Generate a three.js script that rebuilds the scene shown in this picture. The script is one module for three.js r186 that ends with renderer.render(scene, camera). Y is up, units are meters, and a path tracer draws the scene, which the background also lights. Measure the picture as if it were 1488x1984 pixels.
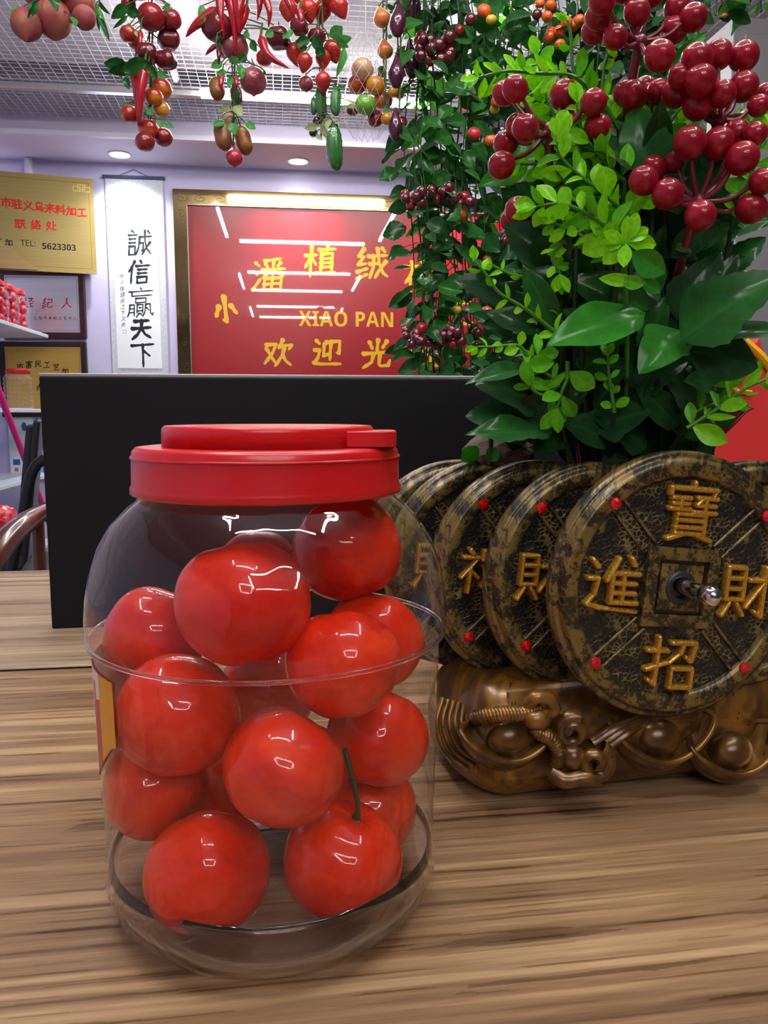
import * as THREE from 'three';
import { mergeGeometries, mergeVertices, toCreasedNormals } from 'three/addons/utils/BufferGeometryUtils.js';
import { RoundedBoxGeometry } from 'three/addons/geometries/RoundedBoxGeometry.js';
import { RectAreaLightUniformsLib } from 'three/addons/lights/RectAreaLightUniformsLib.js';

// ------------------------------------------------------------------ camera, light, exposure
const scene = new THREE.Scene();
scene.background = new THREE.Color(0x000000);          // closed room: no sky
const F = 1551, YAW = THREE.MathUtils.degToRad(-7), PITCH = THREE.MathUtils.degToRad(-7);
const camera = new THREE.PerspectiveCamera(2 * Math.atan(992 / F) * 180 / Math.PI, 1488 / 1984, 0.02, 40);
camera.position.set(0, 1.0, 0);
camera.rotation.order = 'YXZ';
camera.rotation.set(PITCH, YAW, 0);
camera.updateMatrixWorld(true);
const renderer = new THREE.WebGLRenderer({ antialias: true });
renderer.toneMapping = THREE.LinearToneMapping;
renderer.toneMappingExposure = 0.99;
renderer.shadowMap.enabled = true;
RectAreaLightUniformsLib.init();
const TUBE_LIGHT = 50, TUBE_GLOW = 52, SPOT = 7;       // area light, visible glow, downlights
const LAMP_WHITE = new THREE.Color(1.0, 0.97, 0.95);

// ------------------------------------------------------------------ helpers
const V = (x, y, z) => new THREE.Vector3(x, y, z);
const fwdH = V(Math.sin(-YAW), 0, -Math.cos(YAW));
const rayDir = (px, py) => V((px - 744) / F, -(py - 992) / F, -1).applyQuaternion(camera.quaternion);
const P = (px, py, d) => { const v = rayDir(px, py); return v.multiplyScalar(d / v.dot(fwdH)).add(camera.position); };   // photo measurement -> place at a measured distance
const onY = (px, py, y) => { const v = rayDir(px, py); return v.multiplyScalar((y - camera.position.y) / v.y).add(camera.position); };
const onZ = (px, py, z) => { const v = rayDir(px, py); return v.multiplyScalar(z / v.z).add(camera.position); };
let seed = 7;
const rnd = () => { seed = (seed + 0x6d2b79f5) | 0; let t = Math.imul(seed ^ (seed >>> 15), 1 | seed); t = (t + Math.imul(t ^ (t >>> 7), 61 | t)) ^ t; return ((t ^ (t >>> 14)) >>> 0) / 4294967296; };
const rr = (a, b) => a + (b - a) * rnd();
const lerp = THREE.MathUtils.lerp, clamp = THREE.MathUtils.clamp, PI = Math.PI;
const names = {};
function numbered(n) { const k = names[n] ?? 0; names[n] = k + 1; return k ? n + '_' + String(k).padStart(3, '0') : n; }
function sh(o) { o.castShadow = o.receiveShadow = true; return o; }
function tag(o, label, category, group) { o.userData.label = label; o.userData.category = category; if (group) o.userData.group = group; return o; }
function thing(name, label, category, pos, turn = 0, group) {
  const o = new THREE.Group(); o.name = numbered(name); scene.add(o);
  if (pos) o.position.copy(pos); o.rotation.y = turn; tag(o, label, category, group); o.updateMatrixWorld(true); return o;
}
function part(name, geo, mat, parent) { const m = sh(new THREE.Mesh(geo, mat)); m.name = parent ? name : numbered(name); (parent ?? scene).add(m); return m; }
function struct(name, geo, mat) { const m = part(name, geo, mat); m.userData.kind = 'structure'; return m; }
function norm(g) { g = g.index ? g.toNonIndexed() : g; for (const k of Object.keys(g.attributes)) if (!['position', 'normal', 'uv'].includes(k)) g.deleteAttribute(k); return g; }
const merge = (list) => mergeGeometries(list.map(norm));
const box = (w, h, d, x = 0, y = 0, z = 0) => new THREE.BoxGeometry(w, h, d).translate(x, y, z);
const rbox = (w, h, d, r, x = 0, y = 0, z = 0, s = 2) => new RoundedBoxGeometry(w, h, d, s, r).translate(x, y, z);
const cyl = (r0, r1, h, n = 16) => new THREE.CylinderGeometry(r0, r1, h, n);
const lathe = (pts, n = 32) => new THREE.LatheGeometry(pts.map(([r, y]) => new THREE.Vector2(Math.max(r, 1e-5), y)), n);
const tube = (pts, r, n = 12, k = 6) => new THREE.TubeGeometry(pts.length === 2 ? new THREE.LineCurve3(pts[0], pts[1]) : new THREE.CatmullRomCurve3(pts), n, r, k);
function taper(pts, r0, r1, n = 16, k = 8, f) {                     // a tube whose radius changes along it
  const c = new THREE.CatmullRomCurve3(pts), g = new THREE.TubeGeometry(c, n, 1, k), p = g.attributes.position;
  for (let i = 0; i <= n; i++) {
    const t = i / n, q = c.getPointAt(t), r = f ? f(t) : lerp(r0, r1, t);
    for (let j = 0; j <= k; j++) { const a = i * (k + 1) + j; p.setXYZ(a, q.x + (p.getX(a) - q.x) * r, q.y + (p.getY(a) - q.y) * r, q.z + (p.getZ(a) - q.z) * r); }
  }
  g.computeVertexNormals(); return g;
}
function deform(g, fn) { const p = g.attributes.position, v = V(); for (let i = 0; i < p.count; i++) { v.fromBufferAttribute(p, i); fn(v); p.setXYZ(i, v.x, v.y, v.z); } g.computeVertexNormals(); return g; }
// value noise
const hash = (x, y, z = 0) => { let h = Math.imul(x | 0, 374761393) ^ Math.imul(y | 0, 668265263) ^ Math.imul(z | 0, 2147483647 ^ 0x5bd1e995); h = Math.imul(h ^ (h >>> 13), 1274126177); return ((h ^ (h >>> 16)) >>> 0) / 4294967296; };
const sm = (t) => t * t * (3 - 2 * t);
function noise2(x, y, wx = 1e9, wy = 1e9, s = 0) {
  const ix = Math.floor(x), iy = Math.floor(y), fx = sm(x - ix), fy = sm(y - iy), m = (a, w) => ((a % w) + w) % w;
  return lerp(lerp(hash(m(ix, wx), m(iy, wy), s), hash(m(ix + 1, wx), m(iy, wy), s), fx), lerp(hash(m(ix, wx), m(iy + 1, wy), s), hash(m(ix + 1, wx), m(iy + 1, wy), s), fx), fy);
}
function noise3(x, y, z) { const iz = Math.floor(z), f = sm(z - iz); return lerp(noise2(x, y, 1e9, 1e9, iz * 17 + 3), noise2(x, y, 1e9, 1e9, iz * 17 + 20), f); }
// textures
function dataTex(w, h, fn, srgb = true, rep) {
  const d = new Uint8Array(w * h * 4);
  for (let y = 0; y < h; y++) for (let x = 0; x < w; x++) { const c = fn(x / w, y / h, x, y), o = (y * w + x) * 4; for (let k = 0; k < 3; k++) d[o + k] = clamp(Math.round(Array.isArray(c) ? c[k] : c), 0, 255); d[o + 3] = 255; }
  const t = new THREE.DataTexture(d, w, h); t.magFilter = THREE.LinearFilter; t.minFilter = THREE.LinearMipmapLinearFilter; t.generateMipmaps = true;
  t.wrapS = t.wrapT = THREE.RepeatWrapping; if (srgb) t.colorSpace = THREE.SRGBColorSpace; if (rep) t.repeat.set(rep[0], rep[1]); t.needsUpdate = true; return t;
}
function canvasTex(w, h, draw) { const c = document.createElement('canvas'); c.width = w; c.height = h; draw(c.getContext('2d'), w, h); const t = new THREE.CanvasTexture(c); t.colorSpace = THREE.SRGBColorSpace; return t; }
const mix = (a, b, t) => a.map((x, i) => lerp(x, b[i], t));
const M = (color, roughness = 0.6, more = {}) => new THREE.MeshStandardMaterial({ color, roughness, ...more });
const MP = (color, roughness, more) => new THREE.MeshPhysicalMaterial({ color, roughness, ...more });

// brush characters: strokes of xxyy points on a 100 x 100 square
const GLYPH = {
  天: '2022-8022 1050-9050 5022-4850-3275-1092 5052-6575-9090', 下: '1020-9020 5020-5092 5542-7558', 小: '5012-5085-4080 2840-1568 7240-8862',
  信: '3010-2030-0848 2030-2092 5510-6018 3828-9528 4842-8542 4856-8556 4670-8670-8692-4692-4670',
  誠: '2008-2814 0822-4022 1235-3635 1248-3648 1260-3460-3488-1288-1260 5030-9530 5030-4865-3890 5050-6550-6575-5878 6810-7040-7870-9588 9050-7570-6290 8012-8820',
  贏: '4804-5210 0814-9214 1814-1828-8828 3236-6836-6850-3250-3236 1256-1080-0594 1256-2856-2892 1268-2868 1280-2880 3856-3884 3856-5856-5884 4666-5266 4076-5676 4684-3696 5286-6094 6856-6680-6094 6856-8456-8684-9492-9684 7268-8076',
  潘: '1015-2024 0640-1648 0690-2660 3510-8006 3820-4428 8018-7228 3035-9535 6010-6055 5838-3258 6240-9256 3860-8660-8692-3892-3860 6060-6092 3876-8676',
  植: '2408-2492 0832-4032 2434-0866 2640-4060 4618-9418 7008-6828 5430-8630-8682 5430-5482 5444-8644 5456-8656 5468-8668 4284-9684',
  绒: '2808-1228-2830-1052-3450 0872-3864 0892-3880 4230-9630 5630-5660-4492 4652-7052 6810-7250-8480-9690 9248-7272-6092 8210-9020',
  花: '1020-9020 3408-3430 6608-6630 3436-1266 2654-2692 8244-5670 5636-5684-6290-9090-9276',
  欢: '0820-4020-3050-0882 1034-2454-4280 6008-5034 5428-9226-8440 6836-6460-4492 6660-7878-9692',
  迎: '1012-2022 0642-2242-1868-0684 0684-3090-9694 4418-3626-3664-5656 5818-6218-8818-8860-8056 5820-5878',
  光: '5008-5044 2414-3434 7814-6634 0848-9448 4050-3676-1092 6050-6084-6690-9090-9474',
  临: '1020-1084 2610-2692 5008-4040 5424-9424 6430-7444 4654-9454-9490-4690-4654 7054-7090',
  温: '1015-2024 0640-1648 0690-2660 4212-8412-8448-4248-4212 4230-8430 3660-9060-9092 3660-3692 5460-5492 7260-7292 2892-9892',
  市: '5004-5014 0820-9420 2040-8240-8276-7478 2040-2080 5020-5096',
  驻: '0812-3412-3048 1014-0850-4048-3892-2886 0472-3064 6008-6818 4826-9426 5256-9056 4690-9690 7026-7090',
  义: '4208-5424 8220-6056-0892 1824-4460-9692', 乌: '4804-4014 2814-7614-7248-2848 2814-2862-8662-8492-6888 1076-7076',
  来: '1222-8822 3032-3844 7230-6244 0650-9450 5004-5096 4852-0686 5252-9486',
  料: '2208-2292 0818-1434 3816-3034 0444-4244 2046-0476 2448-4064 5420-6428 5240-6248 4870-9660 7806-7896',
  加: '0830-4830-4486-3480 2808-2650-0490 5828-5890 5828-9028-9090 5882-9082', 工: '1820-8220 5020-5086 0886-9286',
  联: '0412-4612 1012-1080 3612-3692 1030-3630 1050-3650 0482-4676 5808-6622 8808-7822 5226-9626 4850-9850 7426-7060-4892 7452-9692',
  络: '2808-1228-2830-1052-3450 0872-3864 0892-3880 6008-4436 5618-8618-4660 5824-9660 5262-8662-8690-5290-5262',
  处: '2608-0848 2022-4422-3060-0692 1440-5084-9690 7008-7076 7234-9250',
  经: '2808-1228-2830-1052-3450 0872-3864 0892-3880 4814-8614-4450 6830-9650 5060-9060 7060-7088 4288-9688',
  纪: '2808-1228-2830-1052-3450 0872-3864 0892-3880 5020-8820-8848 5248-8848 5248-5282-5890-9090-9676', 人: '5010-4850-0892 5040-6466-9492',
  富: '5004-5012 1026-1014-9014-8626 3026-7026 3434-6634-6648-3448-3434 2056-8056-8094-2094-2056 5056-5094 2074-8074',
  民: '2012-7812-7838 2038-7838 2012-2090-4478 2058-8858 5038-6070-8690-9476', 艺: '1020-9020 3408-3430 6608-6630 2444-7644-2680-3090-9090-9076',
  办: '1034-7034-6488-5080 4008-3850-0892 1450-0670 8044-9466',
  招: '0430-4030 2208-2288-1080 0462-4050 4816-9216-8646-7640 7016-6434-4650 5260-9060-9092-5292-5260',
  財: '1010-4210 1010-1064 4210-4264 1028-4228 1046-4246 1064-4264 1870-0692 3270-4690 5430-9830 8208-8292-7084 8034-5076',
  進: '1012-2022 0642-2242-1868-0684 0684-3090-9694 5608-3844 4830-4880 7806-8616 4832-9432 6832-6880 4848-9048 4864-9064 4880-9680',
  寶: '5002-5010 0822-0812-9212-8822 1228-4428 2828-2846 1437-4237 1046-4646 5826-9426 6826-5838 5838-9238 7426-7450 5450-9450 2454-7654-7686-2486-2454 2464-7664 2476-7676 3688-1296 6488-9096',
  祿: '2008-2816 0824-4024-0664 2444-2292 2650-4062 5010-8610-8628 4828-9628 5010-5028 7028-7090-6082 5240-6052 9038-5080 7250-9682',
};
const strokesOf = (ch) => GLYPH[ch].split(' ').map((s) => s.split('-').map((q) => [+q.slice(0, 2), +q.slice(2)]));
function brush(g, ch, x, y, s, w, color, { lean = 0, sx = 1, rough = 1 } = {}) {      // one written character with its centre at x, y
  g.fillStyle = color;
  for (const st of strokesOf(ch)) {
    const pts = st.map(([a, b]) => [x + ((a - 50) * sx + (50 - b) * lean) * s / 100, y + (b - 50 - (a - 50) * 0.08) * s / 100]);
    let len = 0; const seg = []; for (let i = 1; i < pts.length; i++) { const l = Math.hypot(pts[i][0] - pts[i - 1][0], pts[i][1] - pts[i - 1][1]); seg.push(l); len += l; }
    let run = 0;
    for (let i = 1; i < pts.length; i++) {
      const n = Math.max(2, Math.ceil(seg[i - 1] / (w * 0.15)));
      for (let k = 0; k <= n; k++) {
        const t = k / n, u = (run + seg[i - 1] * t) / len, r = w * 0.5 * lerp(1, (1.15 - 0.45 * Math.sin(u * PI)) * (u > 0.8 ? 1 - (u - 0.8) * 2.6 * rough : 1), rough);
        g.beginPath(); g.ellipse(lerp(pts[i - 1][0], pts[i][0], t), lerp(pts[i - 1][1], pts[i][1], t), Math.max(r, w * 0.12), Math.max(r * 0.85, w * 0.1), 0.6, 0, 7); g.fill();
      }
      run += seg[i - 1];
    }
  }
}

// ------------------------------------------------------------------ room
const TABLE_Y = 0.75, WALL_Z = -5.41, GRID_Y = 2.65, SOFFIT_Y = 2.557, SOFFIT_Z = -4.92;
const XL = -2.25, XR = 4.0, ZF = 4.0;
const wallTex = dataTex(512, 512, (u, v) => { const n = noise2(u * 12, v * 12, 12, 12) * 5 + noise2(u * 90, v * 90, 90, 90, 4) * 5; return [196 + n, 191 + n, 222 + n]; }, true);
const mWall = M(0xffffff, 0.75, { map: wallTex });
const mWhite = M(0xbebbc2, 0.8), mSoffit = M(0xc6c0d6, 0.7), mFar = M(0x5c5a60, 0.85);
const floorTex = dataTex(512, 512, (u, v) => { const e = Math.min(u, 1 - u, v, 1 - v) < 0.006 ? -60 : 0, n = noise2(u * 20, v * 20, 20, 20) * 14; return [112 + n + e, 107 + n + e, 102 + n + e]; }, true, [10, 13]);
struct('floor', box(XR - XL + 0.4, 0.1, ZF - WALL_Z + 0.4, (XL + XR) / 2, -0.05, (WALL_Z + ZF) / 2), M(0xffffff, 0.35, { map: floorTex }));
struct('wall_back', box(XR - XL + 0.4, 3.6, 0.12, (XL + XR) / 2, 1.8, WALL_Z - 0.06), mWall);
struct('wall_left', box(0.12, 3.6, ZF - WALL_Z, XL - 0.06, 1.8, (WALL_Z + ZF) / 2), mWall);
struct('wall_right', box(0.12, 3.6, ZF - WALL_Z, XR + 0.06, 1.8, (WALL_Z + ZF) / 2), mFar);
struct('wall_front', box(XR - XL + 0.4, 3.6, 0.12, (XL + XR) / 2, 1.8, ZF + 0.06), mFar);
// ceiling: white boards just over the grid near the camera, a darker void over its far strip
const BAR_Z = -4.44;
struct('ceiling', merge([box(XR - XL + 0.4, 0.06, ZF - BAR_Z + 0.1, (XL + XR) / 2, 2.80, (BAR_Z + ZF) / 2)]), mWhite);
struct('trim_1', merge([box(XR - XL + 0.4, 0.08, 0.7, (XL + XR) / 2, 3.6, BAR_Z - 0.3), box(XR - XL + 0.4, 0.85, 0.04, (XL + XR) / 2, 3.2, BAR_Z)]), M(0x14181b, 0.95));
struct('trim_2', merge([box(XR - XL, 0.95, 0.05, (XL + XR) / 2, SOFFIT_Y + 0.475, SOFFIT_Z + 0.0), box(XR - XL, 0.05, SOFFIT_Z - WALL_Z, (XL + XR) / 2, SOFFIT_Y + 0.025, (SOFFIT_Z + WALL_Z) / 2),
  box(0.55, 0.05, ZF - SOFFIT_Z, XL + 0.275, SOFFIT_Y + 0.025, (ZF + SOFFIT_Z) / 2), box(0.05, 0.95, ZF - SOFFIT_Z, XL + 0.55, SOFFIT_Y + 0.475, (ZF + SOFFIT_Z) / 2)]), mSoffit);
struct('trim_3', merge([box(XR - XL - 0.55, 0.025, 0.03, (XL + 0.55 + XR) / 2, SOFFIT_Y + 0.0, SOFFIT_Z + 0.03)]), M(0xd0cbd8, 0.4));
{ // wire grid of the ceiling
  const x0 = XL + 0.56, x1 = XR, z0 = SOFFIT_Z + 0.02, z1 = ZF, g = [], s = 0.046, w = 0.0024;
  for (let x = x0; x < x1; x += s) g.push(box(w, w, z1 - z0, x, GRID_Y, (z0 + z1) / 2));
  for (let z = z0; z < z1; z += s) g.push(box(x1 - x0, w, w, (x0 + x1) / 2, GRID_Y, z));
  const m = struct('ceiling_grid', merge(g), M(0xdfe3e6, 0.45, { metalness: 0.3 }));
  const bar = struct('ceiling_grid_bar', merge([rbox(x1 - x0, 0.03, 0.045, 0.004, (x0 + x1) / 2, GRID_Y - 0.018, BAR_Z), box(x1 - x0, 0.012, 0.03, (x0 + x1) / 2, GRID_Y + 0.01, BAR_Z)]), M(0xc9c9cb, 0.3, { metalness: 0.7 }));
}
// tube lamps in rectangles under the grid
const mGlow = new THREE.MeshStandardMaterial({ color: 0xffffff, emissive: LAMP_WHITE, emissiveIntensity: TUBE_GLOW, roughness: 0.5 });
const mLampBody = M(0xf0f0f0, 0.5);
let tubeAt = 0;
function tubeLamp(x, z, len, alongX, label) {
  const t = thing('tube_lamp', label, 'lamp', V(x, GRID_Y - 0.012, z), alongX ? 0 : PI / 2, undefined);
  part('lamp_holder', merge([rbox(len, 0.014, 0.018, 0.004, 0, -0.010, 0), box(0.01, 0.02, 0.01, -len * 0.4, 0.005, 0), box(0.01, 0.02, 0.01, len * 0.4, 0.005, 0)]), mLampBody, t);
  part('lamp_tube', cyl(0.013, 0.013, len * 0.98, 12).rotateZ(PI / 2).translate(0, -0.032, 0), mGlow, t);
  const l = new THREE.RectAreaLight(LAMP_WHITE, TUBE_LIGHT, len * 0.97, 0.026); l.name = 'tube_light'; l.position.set(0, -0.047, 0); l.rotation.x = -PI / 2; t.add(l);
}
const rects = [[-4.38, -2.92, 'front'], [-1.25, 0.1, 'middle'], [1.7, 3.05, 'rear']];
for (const [za, zb, w] of rects) {
  const where = { front: 'nearest the red sign', middle: 'above the tables', rear: 'behind the camera' }[w];
  tubeLamp(0.19, za, 1.2, true, `white tube lamp along the far side of the lamp rectangle ${where}`);
  tubeLamp(0.19, zb, 1.2, true, `white tube lamp along the near side of the lamp rectangle ${where}`);
  tubeLamp(-0.5, (za + zb) / 2, 1.1, false, `white tube lamp along the left side of the lamp rectangle ${where}`);
  tubeLamp(0.9, (za + zb) / 2, 1.1, false, `white tube lamp along the right side of the lamp rectangle ${where}`);
}
// round downlights in the soffit over the wall
const mDown = new THREE.MeshStandardMaterial({ color: 0xffffff, emissive: new THREE.Color(0.95, 0.97, 1), emissiveIntensity: 14 });
function downlight(p, label) {
  const t = thing('downlight', label, 'lamp', p);
  part('trim_ring', lathe([[0.056, 0.002], [0.058, -0.006], [0.072, -0.006], [0.074, 0.002]], 28), M(0xe8e8e8, 0.35), t);
  part('lamp_face', cyl(0.057, 0.057, 0.006, 24).translate(0, -0.002, 0), mDown, t);
  const s = new THREE.SpotLight(0xf2f5ff, SPOT, 0, 1.15, 0.85); s.name = 'downlight_beam'; s.shadow.radius = 2; s.castShadow = true; s.position.set(0, -0.02, 0); s.target.position.set(0, -1, 0.02); t.add(s, s.target);
}
const dl1 = onY(240, 311, SOFFIT_Y), dl2 = onY(577, 324, SOFFIT_Y);
downlight(V(dl1.x, SOFFIT_Y - 0.001, -5.22), 'round white downlight in the soffit above the calligraphy scroll');
downlight(V(dl2.x, SOFFIT_Y - 0.001, -5.22), 'round white downlight in the soffit above the red sign');
downlight(V(dl2.x * 2 - dl1.x, SOFFIT_Y - 0.001, -5.22), 'round white downlight in the soffit hidden behind the leaf garlands');
downlight(V(dl1.x * 2 - dl2.x + 0.1, SOFFIT_Y - 0.001, -5.22), 'round white downlight in the soffit left of the brass plaque');
// ------------------------------------------------------------------ what hangs on the back wall
const brassTex = (base, amp, w = 512, h = 256) => dataTex(w, h, (u, v, x, y) => { const n = (noise2(u * 6, v * 240, 6, 240) - 0.5) * amp + (noise2(u * 3, v * 2, 3, 2, 8) - 0.5) * amp * 0.5; return base.map((c) => c + n); });
function rectOn(x0, y0, x1, y1, z) { const a = onZ(x0, y0, z), b = onZ(x1, y1, z); return { x: (a.x + b.x) / 2, y: (a.y + b.y) / 2, w: Math.abs(b.x - a.x), h: Math.abs(a.y - b.y) }; }
const plane = (w, h, x, y, z) => new THREE.PlaneGeometry(w, h).translate(x, y, z);
// faces carry their print on the front of a thin board
function board(name, w, h, d, tex, mat, parent, x = 0, y = 0, z = 0) {
  const g = box(w, h, d, x, y, z), uv = g.attributes.uv;          // front face keeps the print, edges take its border colour
  for (let i = 0; i < uv.count; i++) if (i < 16 || i >= 20) uv.setXY(i, 0.01, 0.01);
  mat.map = tex; return part(name, g, mat, parent);
}
{ // calligraphy scroll
  const r = rectOn(203, 342, 329, 790, WALL_Z + 0.012);
  const t = thing('hanging_scroll', 'white calligraphy scroll with four black characters and grey silk border, left of the red sign', 'scroll', V(r.x, r.y - r.h / 2, WALL_Z));
  const silk = canvasTex(512, 1536, (g, w, h) => {
    g.fillStyle = '#c9ced3'; g.fillRect(0, 0, w, h);
    for (let i = 0; i < 1500; i++) { g.fillStyle = i % 3 ? 'rgba(170,180,186,.5)' : 'rgba(222,226,228,.6)'; g.beginPath(); g.ellipse(rnd() * w, rnd() * h, rr(3, 11), rr(2, 6), rnd() * 3, 0, 7); g.fill(); }
  });
  board('silk_mount', r.w, r.h, 0.004, silk, M(0xffffff, 0.8), t, 0, r.h / 2, 0.01);
  const q = rectOn(217, 429, 314, 714, WALL_Z + 0.014);
  const paper = canvasTex(680, 1998, (g, w, h) => {
    g.fillStyle = '#eef1f2'; g.fillRect(0, 0, w, h);
    const K = '#14161c';
    brush(g, '誠', w * 0.59, h * 0.14, 400, 38, K, { lean: 0.1 }); brush(g, '信', w * 0.55, h * 0.335, 360, 44, K, { lean: 0.12 });
    brush(g, '贏', w * 0.57, h * 0.545, 430, 26, K, { lean: 0.08 }); brush(g, '天', w * 0.57, h * 0.72, 350, 60, K, { lean: 0.06 }); brush(g, '下', w * 0.58, h * 0.9, 420, 46, K);
    const small = ['和', 0]; const seq = '市 小 信 絡 光 工 下 义 之'.split(' ');
    for (let i = 0; i < 9; i++) { const ch = { 絡: '络', 之: '天' }[seq[i]] ?? seq[i]; brush(g, ch, w * (0.165 + 0.01 * (i % 2)), h * (0.37 + i * 0.041), 74, 9, '#3a3d44', { lean: 0.2 }); }
    g.strokeStyle = '#b96a62'; g.lineWidth = 5; g.strokeRect(w * 0.15, h * 0.735, 44, 44); g.strokeRect(w * 0.87, h * 0.06, 44, 60); g.fillStyle = '#c98a84'; g.fillRect(w * 0.885, h * 0.067, 22, 42);
  });
  board('paper', q.w, q.h, 0.003, paper, M(0xffffff, 0.85), t, q.x - r.x, q.y - (r.y - r.h / 2), 0.0135);
  part('hanging_rod', merge([cyl(0.011, 0.011, r.w + 0.03, 10).rotateZ(PI / 2).translate(0, r.h, 0.014)]), M(0x3d4460, 0.5), t);
  part('cord', merge([tube([V(-r.w * 0.25, r.h + 0.01, 0.014), V(0, r.h + 0.05, 0.01)], 0.002), tube([V(r.w * 0.25, r.h + 0.01, 0.014), V(0, r.h + 0.05, 0.01)], 0.002)]), M(0x6a5a4a, 0.8), t);
  part('roller', cyl(0.017, 0.017, r.w + 0.05, 12).rotateZ(PI / 2).translate(0, 0.01, 0.018), M(0x4a2a1c, 0.4), t);
}
{ // red sign in a mirror-gold frame
  const zF = WALL_Z + 0.03, o = rectOn(335, 366, 1004, 800, zF), i = rectOn(362, 396, 978, 778, zF);
  const t = thing('shop_sign', 'large glossy red sign with yellow characters and XIAO PAN in a mirror-gold frame', 'sign', V(o.x, o.y, WALL_Z + 0.002));
  const dx = i.x - o.x, dy = i.y - o.y, fr = new THREE.Shape([[-o.w / 2, -o.h / 2], [o.w / 2, -o.h / 2], [o.w / 2, o.h / 2], [-o.w / 2, o.h / 2]].map((p) => new THREE.Vector2(...p)));
  fr.holes.push(new THREE.Path([[dx - i.w / 2, dy - i.h / 2], [dx - i.w / 2, dy + i.h / 2], [dx + i.w / 2, dy + i.h / 2], [dx + i.w / 2, dy - i.h / 2]].map((p) => new THREE.Vector2(...p))));
  part('frame', new THREE.ExtrudeGeometry(fr, { depth: 0.026, bevelEnabled: true, bevelSize: 0.003, bevelThickness: 0.003, bevelSegments: 2 }), MP(new THREE.Color(0.62, 0.46, 0.2), 0.06, { metalness: 1 }), t);
  const sw = []; // engraved scrolls on the frame, thin raised wires
  for (let k = 0; k < 26; k++) {
    const top = k < 18, bx = top ? -o.w / 2 + 0.05 + (k / 18) * (o.w - 0.1) : -o.w / 2 + 0.048, by = top ? o.h / 2 - 0.055 : o.h / 2 - 0.15 - (k - 18) * 0.16, pts = [];
    const s = rr(0.016, 0.03), a0 = rnd() * 6, dir = k % 2 ? 1 : -1;
    for (let j = 0; j <= 14; j++) { const a = a0 + dir * j * 0.55, q = s * (1.25 - j * 0.07); pts.push(V(clamp(bx + Math.cos(a) * q * (top ? 2 : 0.9), -o.w / 2 + 0.006, o.w / 2), by + Math.sin(a) * q, 0.0295)); }
    sw.push(tube(pts, 0.0011, 26, 4));
  }
  part('engraving', merge(sw), M(0x5a4a1e, 0.35, { metalness: 0.8 }), t);
  const tex = canvasTex(2048, Math.round(2048 * i.h / i.w), (g, w, h) => {
    g.fillStyle = '#940816'; g.fillRect(0, 0, w, h);
    for (let k = 0; k < 2600; k++) { g.fillStyle = k % 2 ? 'rgba(150,6,20,.12)' : 'rgba(196,22,36,.12)'; g.fillRect(rnd() * w, rnd() * h, rr(2, 26), rr(1, 5)); }
    const X = (px) => (px - 370) / 616 * w, Y = (py) => (py - 397 - (px0 - 362) * 0.02) / 380 * h; let px0 = 0;
    const C = '#d2a80a', put = (ch, px, py, s, lw, o2) => { px0 = px; brush(g, ch, X(px), Y(py), s / 616 * w, lw / 616 * w, C, o2); };
    put('小', 436, 598, 62, 11, { lean: -0.1, sx: 0.85 }); put('潘', 520, 530, 66, 7.5, { lean: 0.1 }); put('植', 617, 503, 66, 8, { lean: 0.08 }); put('绒', 717, 507, 66, 8.5, {}); put('花', 808, 533, 66, 8, { lean: -0.05 }); put('工', 893, 605, 62, 10);
    put('欢', 535, 684, 58, 8.5, { lean: 0.12 }); put('迎', 631, 682, 58, 8.5, { lean: 0.08 }); put('光', 727, 687, 62, 9, { lean: 0.1 }); put('临', 822, 690, 58, 8.5);
    g.fillStyle = C; g.textBaseline = 'alphabetic'; g.font = `bold ${Math.round(40 / 616 * w)}px sans-serif`;
    px0 = 668; g.save(); g.translate(X(575), Y(632)); const m = g.measureText('XIAO PAN').width; g.scale((188 / 616 * w) / m, 1); g.fillText('XIAO PAN', 0, 0); g.restore();
  });
  board('panel', i.w, i.h, 0.008, tex, MP(0xffffff, 0.35, { clearcoat: 1, clearcoatRoughness: 0.015, ior: 1.5 }), t, dx, dy, 0.014);
  part('inner_edge', merge([box(i.w, 0.006, 0.02, dx, dy + i.h / 2, 0.022), box(0.006, i.h, 0.02, dx - i.w / 2, dy, 0.022), box(0.006, i.h, 0.02, dx + i.w / 2, dy, 0.022), box(i.w, 0.006, 0.02, dx, dy - i.h / 2, 0.022)]), M(0xb8b0a0, 0.25, { metalness: 0.9 }), t);
}
const mBrass = (c, amp, r = 0.36) => M(0xffffff, r, { metalness: 0.75 });
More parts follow.
